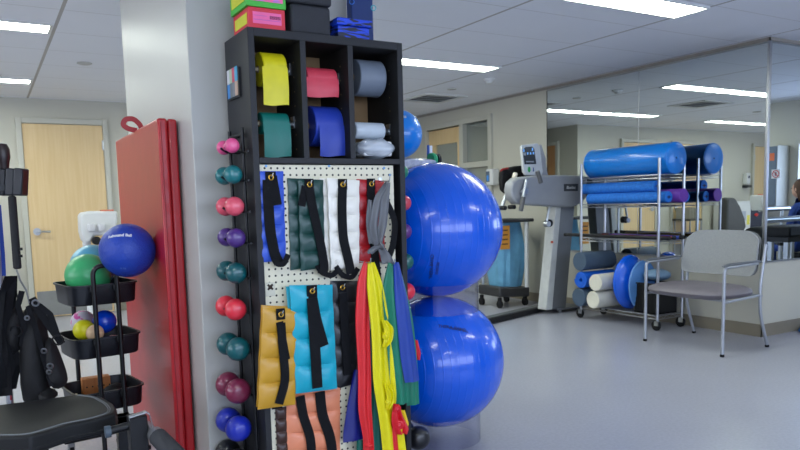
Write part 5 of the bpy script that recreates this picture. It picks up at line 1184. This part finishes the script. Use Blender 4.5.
# second bundle of black webbing at the left edge
t = thing('webbing_bundle', 'tangled bundle of black webbing straps at the left edge below the clamps', 'straps', (T(6, 330, tg_-.02).x, T(6, 330, tg_-.02).y, T(6, 380, tg_-.02).z))
for k in range(9):
    rnd = random.Random(k); x0_ = -6+rnd.random()*16; pts_ = [(8+rnd.random()*6, 276), (x0_+4, 292+rnd.random()*8), (x0_, 320+rnd.random()*14), (x0_+rnd.random()*10, 350+rnd.random()*20), (x0_+rnd.random()*8-2, 385+rnd.random()*14)]
    pp_ = [T(a, b, tg_-.05-.012*k) for a, b in pts_]; bm = NB(); nn = 4
    def sf2(u, v):
        k_ = v*nn; i_ = min(nn-1, int(k_)); f_ = k_-i_; f_ = f_*f_*(3-2*f_); p = pp_[i_].lerp(pp_[i_+1], f_); return p+Vector(((u-.5)*.028, (u-.5)*.02*math.sin(6*v+k), 0))
    sheet(bm, sf2, 3, 28, lambda u, v: Vector((0, .004, 0))); obj('webbing_strap', bm, webbing, t)
# coloured cords by the stand
for k, (cc, pts_, lb) in enumerate((((150, 30, 40), [(8, 285), (11, 320), (9, 350), (11, 400)], 'dark red cord hanging beside the silver upright'), ((90, 70, 150), [(3, 283), (5, 292), (4, 300)], 'short purple cord end at the left edge'))):
    bm = NB(); tube(bm, [T(a, b, tg_-.09) for a, b in pts_], .004, 6); tag(obj('cord', bm, mat('cord_c%d' % k, cc, .6)), lb, 'cord')

# ================================================================ WHITE UNIT ON A POST NEAR THE MAPLE DOOR
tw = 5.86
wu = thing('therapy_unit', 'white mobile therapy unit on a post in front of the maple door', 'medical device', (.78, 6.3, 0))
uc = T(101, 228, tw)
ul = [T(a, b, tw) for a, b in ((80, 215), (83, 212.5), (92, 211), (121, 211), (121, 222), (116, 240), (111, 236), (96, 236), (91, 243), (84, 242), (81, 232))]
bm = NB(); prism(bm, [(p.x, ul[0].y, p.z) for p in ul], (0, .2, 0)); obj('head_housing', bm, white_p, wu, bevel=.02, seg=3)
for px in (92, 103): a = T(px, 227, tw); bm = NB(); bx(bm, (a.x-.03, ul[0].y-.05, a.z-.04), (a.x+.03, ul[0].y+.01, a.z+.03)); obj('front_module', bm, mat('white_plastic_2', (200, 200, 204), .4), wu, bevel=.015, seg=3)
a = T(98, 241, tw); bm = NB(); cyl(bm, (a.x, ul[0].y-.03, a.z), (a.x, ul[0].y+.05, a.z), .035, 18, ch=.006); obj('dark_knob', bm, black, wu)
a = T(110, 211, tw); bm = NB(); bx(bm, (a.x-.05, ul[0].y+.02, a.z), (a.x+.05, ul[0].y+.08, a.z+.012)); obj('orange_strip', bm, mat('orange_strip', (220, 110, 80), .5), wu)
xp = T(94, 300, tw).x; yp = ul[0].y+.1
bm = NB(); cyl(bm, (xp, yp, .06), (xp, yp, 1.05), .034, 16); obj('post', bm, white_p, wu)
bm = NB(); lathe(bm, (xp, yp, .0), (0, 0, 1), [(0, 0), (.24, 0), (.25, .015), (.24, .035), (.1, .06), (0, .065)], 40); obj('base', bm, white_p, wu)
bm = NB(); tube(bm, arc_path([(xp-.03, yp-.03, .72), (xp-.16, yp-.05, .58), (xp-.1, yp-.06, .5), (xp, yp-.06, .52)], .08), .006, 8); obj('cable', bm, mat('grey_cord', (130, 132, 134), .6), wu)

# ================================================================ THINGS SEEN ONLY IN THE MIRRORS
def cabx(name, label, cat, lo, hi, m, parts=()):
    t = thing(name, label, cat, ((lo[0]+hi[0])/2, (lo[1]+hi[1])/2, lo[2])); obj('cabinet_body', SB((lo, hi)), m, t, bevel=.012, seg=3); return t
t = cabx('supply_cabinet', 'white supply cabinet with a yellow notice, seen in the mirror', 'cabinet', (-1.66, 8.32, 0), (-1.2, 8.8, 1.07), white_p)
obj('notice', SB(((-1.62, 8.314, .62), (-1.54, 8.3195, .80))), mat('yellow_notice', (226, 214, 90), .6), t); obj('wall_chart', SB(((-1.5, 8.314, .70), (-1.38, 8.3195, .88))), mat('grey_notice', (170, 176, 190), .6), t)
t = cabx('equipment_case', 'dark navy equipment case beside the maple door wall, seen in the mirror', 'case', (-2.3, 8.36, 0), (-1.72, 8.8, 1.04), mat('navy_case', (20, 28, 52), .5))
bm = NB(); cyl(bm, (-1.88, 8.33, .80), (-1.88, 8.36, .80), .03, 16); bx(bm, (-1.93, 8.34, .785), (-1.83, 8.36, .815)); obj('red_latch', bm, mat('red_latch', (206, 44, 44), .4), t)
rc = thing('lounge_seat', 'dark charcoal high-backed seat near the far wall, seen in the mirror', 'seat', (-.7, 8.1, 0))
bm = NB(); bk = [(0, .52), (0, 1.15), (-.22, 1.14), (-.38, .98), (-.52, .76), (-.57, .60), (-.5, .52)]
prism(bm, [(-.42+x, 7.95, z) for x, z in bk], (0, .16, 0)); obj('seat_back', bm, mat('charcoal_leather', (62, 63, 64), .5), rc, bevel=.04, seg=4)
bm = NB(); bx(bm, (-1.0, 7.95, .38), (-.42, 8.5, .515)); obj('seat_cushion', bm, mat('charcoal_leather', (62, 63, 64), .5), rc, bevel=.03, seg=3)
bm = NB(); cyl(bm, (-.7, 8.2, .05), (-.7, 8.2, .38), .04, 16); lathe(bm, (-.7, 8.2, 0), (0, 0, 1), [(0, 0), (.28, 0), (.28, .02), (.06, .06), (0, .06)], 32); obj('pedestal', bm, blackm, rc)
p = thing('sanitizer_dispenser', 'white sanitizer dispenser on the far wall, seen in the mirror', 'dispenser', (-2.25, YF-.06, 1.35))
obj('housing', SB(((-2.30, YF-.1, 1.40), (-2.18, YF-.0005, 1.62))), white_p, p, bevel=.015); obj('drip_tray', SB(((-2.31, YF-.12, 1.33), (-2.17, YF-.0005, 1.38))), mat('dark_tray', (50, 52, 54), .5), p, bevel=.004)
bm = NB(); lathe(bm, (-2.24, YF-.1, 1.54), (0, -1, 0), [(.03, 0), (.028, .004), (0, .005)], 16); obj('emblem', bm, mat('dark_blue_grey', (60, 70, 90), .5), p)
# low heater shelf between doors, seen in the mirror
t = thing('book_rack', 'low grey wire rack with upright folders by the far wall, seen in the mirror', 'rack', (-.2, 8.6, 0))
for k in range(6): bm = NB(); bx(bm, (-.32+k*.05, 8.45, .78), (-.30+k*.05, 8.75, .98)); obj('folder_slot', bm, mat('pewter', (150, 146, 136), .5), t)
obj('rack_base', SB(((-.36, 8.42, .74), (-.02, 8.8, .779))), mat('pewter_dark', (80, 78, 74), .5), t)
for x in (-.35, -.05):
    for y in (8.44, 8.77): bm = NB(); cyl(bm, (x, y, 0), (x, y, .74), .012, 10); obj('leg', bm, metal, t)
# parallel bars near the right mirror
pb = thing('parallel_bars', 'steel parallel bars with adjustable posts, seen in the right mirror', 'parallel bars', (8.2, 2.3, 0))
for y, zr_ in ((1.75, 1.0), (2.80, .93)):
    bm = NB(); tube(bm, [(6.3, y, zr_), (8.75, y, zr_)], .028, 12); obj('rail', bm, metal, pb)
    for x in (6.55, 7.62, 8.6):
        bm = NB(); cyl(bm, (x, y, .02), (x, y, .56), .027, 14); cyl(bm, (x, y, .5), (x, y, zr_-.02), .019, 14); k_ = obj('post', bm, metal, pb)
        bm = NB(); cyl(bm, (x, y, .54), (x, y, .58), .034, 14); cyl(bm, (x, y-.07, .56), (x, y-.03, .56), .014, 10); obj('collar', bm, black, k_)
for x in (6.55, 7.62, 8.6): obj('floor_plate', SB(((x-.04, 1.68, 0), (x+.04, 2.87, .02))), mg2, pb, bevel=.004)
t = thing('wall_cupboard', 'blue-grey wall cupboard with two doors, seen in the right mirror', 'cupboard', (9.4, .6, 1.02))
cbm = mat('blue_grey_laminate', (98, 112, 126), .6)
obj('cupboard_body', SB(((9.22, -.4, 1.02), (9.499, 1.29, 1.83))), frame_m, t)
for a_, b_ in ((-.39, .43), (.44, 1.28)):
    d_ = obj('cupboard_door', SB(((9.2, a_, 1.03), (9.2195, b_, 1.82))), cbm, t, bevel=.002)
    bm = NB(); cyl(bm, (9.19, (a_+.05 if a_ > 0 else b_-.05), 1.3), (9.19, (a_+.05 if a_ > 0 else b_-.05), 1.42), .006, 8); obj('door_pull', bm, black, d_)
def on_door(px, py):
    d = ray(px, py); t_ = 9.199/d[0]; p = CAM+d*t_; return 2*YC-p.y, p.z
y_, z_ = on_door(771, 157)
sg = tag(obj('wall_sign', SB(((9.1955, y_-.03, z_+.0), (9.1998, y_+.035, z_+.05)), ((9.1955, y_-.03, z_-.05), (9.1998, y_+.035, z_-.002))), [mat('orange_sign', (224, 110, 60), .5)]), 'small orange notice on the blue-grey cupboard, seen in the right mirror', 'sign')
y_, z_ = on_door(775, 174)
sg = tag(obj('round_sign', SB(((9.1965, y_-.06, z_-.06), (9.1998, y_+.06, z_+.06))), white_p), 'white square sign with a red prohibition ring on the cupboard, seen in the mirror', 'sign')
bm = NB(); torus(bm, (9.195, y_, z_), (1, 0, 0), .045, .006, 28, 6); cyl(bm, (9.195, y_-.03, z_+.03), (9.195, y_+.03, z_-.03), .005, 6); obj('red_ring', bm, mat('red_ring', (190, 60, 70), .5), sg)
bm = NB(); bx(bm, (9.194, y_-.012, z_-.024), (9.196, y_+.012, z_+.024)); obj('phone_symbol', bm, mat('sign_grey', (90, 92, 96), .5), sg)
t = thing('counter', 'long pale counter under the blue-grey cupboards, seen in the right mirror', 'counter', (9.2, .4, 0))
obj('counter_body', SB(((8.95, -.4, 0), (9.499, .9, .86))), wall_m, t); obj('counter_top', SB(((8.92, -.42, .86), (9.499, .92, .9))), white_p, t, bevel=.004)

# treatment bench and stool behind the bars
t = thing('treatment_bench', 'black padded bench between the parallel bars, seen in the right mirror', 'bench', (8.02, 2.2, 0))
obj('padding', SB(((7.7, 2.0, .70), (8.35, 2.4, .82))), rubber, t, bevel=.02); obj('bench_frame', SB(((7.75, 2.05, .64), (8.3, 2.35, .70))), blackm, t)
for x in (7.8, 8.2):
    for y in (2.08, 2.27): obj('leg', SB(((x, y, 0), (x+.05, y+.05, .64))), metal, t)
# seated person at the far side of the room, seen at the edge of the right mirror
def person():
    X, Y = 9.17, 1.66
    r = thing('person', 'seated person with brown hair and blue top, seen in the right mirror', 'person', (X, Y, 0))
    def V(x, y, z): return Vector((X+x, Y+y, z))
    J = [V(0, 0, .50), V(0, .01, .66), V(0, .02, .86), V(0, .01, 1.0), V(0, 0, 1.07), V(-.01, -.01, 1.14),
         V(.16, 0, .99), V(.20, -.04, .74), V(.12, -.26, .66), V(-.16, 0, .99), V(-.20, -.04, .74), V(-.12, -.26, .66),
         V(.09, -.04, .49), V(.11, -.44, .48), V(.11, -.42, .09), V(.11, -.55, .04), V(-.09, -.04, .49), V(-.11, -.44, .48), V(-.11, -.42, .09), V(-.11, -.55, .04)]
    E_ = [(0, 1), (1, 2), (2, 3), (3, 4), (4, 5), (3, 6), (6, 7), (7, 8), (3, 9), (9, 10), (10, 11), (0, 12), (12, 13), (13, 14), (14, 15), (0, 16), (16, 17), (17, 18), (18, 19)]
    Rd = [.14, .125, .14, .10, .05, .05, .055, .043, .03, .055, .043, .03, .09, .06, .04, .035, .09, .06, .04, .035]
    me = bpy.data.meshes.new('body'); me.from_pydata([tuple(j-V(0, 0, 0)) for j in J], E_, []); o = bpy.data.objects.new('body', me); C.objects.link(o); o.parent = r
    me.materials.append(mat('blue_clothes', (30, 60, 130), .8))
    o.modifiers.new('skin', 'SKIN'); me.skin_vertices if me.skin_vertices else None
    for k, sv in enumerate(me.skin_vertices[0].data): sv.radius = (Rd[k], Rd[k]*.85); sv.use_root = (k == 0)
    s_ = o.modifiers.new('sub', 'SUBSURF'); s_.levels = 2; s_.render_levels = 2
    skn = mat('skin', (206, 160, 134), .55)
    bm = NB(); c = V(-.01, -.02, 1.24); ball(bm, c, 1, (.075, .092, .112), 28, 20)
    for v in bm.verts:
        d = v.co-c
        if d.y < 0: v.co.y -= .018*math.exp(-((d.x/.016)**2+((d.z+.005)/.028)**2)); v.co.x *= 1
        if d.z < -.05: v.co.y -= .01
    hd = obj('head', bm, skn, r)
    for s in (-1, 1):
        bm = NB(); ball(bm, c+Vector((s*.028, -.084, .012)), .011, u=12, v=8); obj('eye', bm, mat('eye_dark', (50, 40, 36), .3), hd)
        bm = NB(); ball(bm, c+Vector((s*.076, .0, 0)), 1, (.010, .02, .032), 12, 8); obj('ear', bm, skn, hd)
    bm = NB(); ball(bm, c+Vector((0, -.083, -.045)), 1, (.024, .010, .007), 12, 8); obj('mouth', bm, mat('lips', (170, 96, 88), .5), hd)
    bm = NB(); ball(bm, c+Vector((0, .022, .02)), 1, (.088, .098, .118), 28, 18)
    for v in bm.verts:
        d = v.co-c
        if d.y > .02 and d.z < 0: v.co.z -= .07
        if d.y < -.04 and d.z < .05: v.co.y = c.y-.03
    obj('hair', bm, mat('brown_hair', (86, 58, 38), .7, bump=.4, bscale=90), hd)
    for s in (-1, 1):
        h0 = V(s*.12, -.26, .66)
        bm = NB(); ball(bm, h0+Vector((0, -.05, -.005)), 1, (.036, .05, .016), 16, 10)
        for k in range(4): L_ = (.062, .072, .068, .052)[k]; b0 = h0+Vector((-s*.027+s*.018*k, -.085, 0)); tube(bm, [b0, b0+Vector((0, -L_*.6, -.008)), b0+Vector((0, -L_, -.03))], .008, 8)
        tube(bm, [h0+Vector((-s*.03, -.03, 0)), h0+Vector((-s*.055, -.06, -.006)), h0+Vector((-s*.055, -.09, -.016))], .009, 8)
        obj('hand', bm, skn, r)
    ct_ = thing('stool', 'round black stool under the seated person, seen in the right mirror', 'stool', (X, Y, 0))
    bm = NB(); lathe(bm, (X, Y, .34), (0, 0, 1), [(0, 0), (.17, 0), (.19, .02), (.19, .05), (.17, .065), (0, .07)], 32); obj('seat', bm, rubber, ct_)
    bm = NB(); cyl(bm, (X, Y, .03), (X, Y, .34), .025, 14); obj('column', bm, metal, ct_)
    bm = NB(); lathe(bm, (X, Y, 0), (0, 0, 1), [(0, 0), (.24, 0), (.24, .02), (.05, .05), (0, .05)], 30); obj('base', bm, blackm, ct_)
person()
for o in list(bpy.data.objects):
    if '_b' in o.keys(): del o['_b']
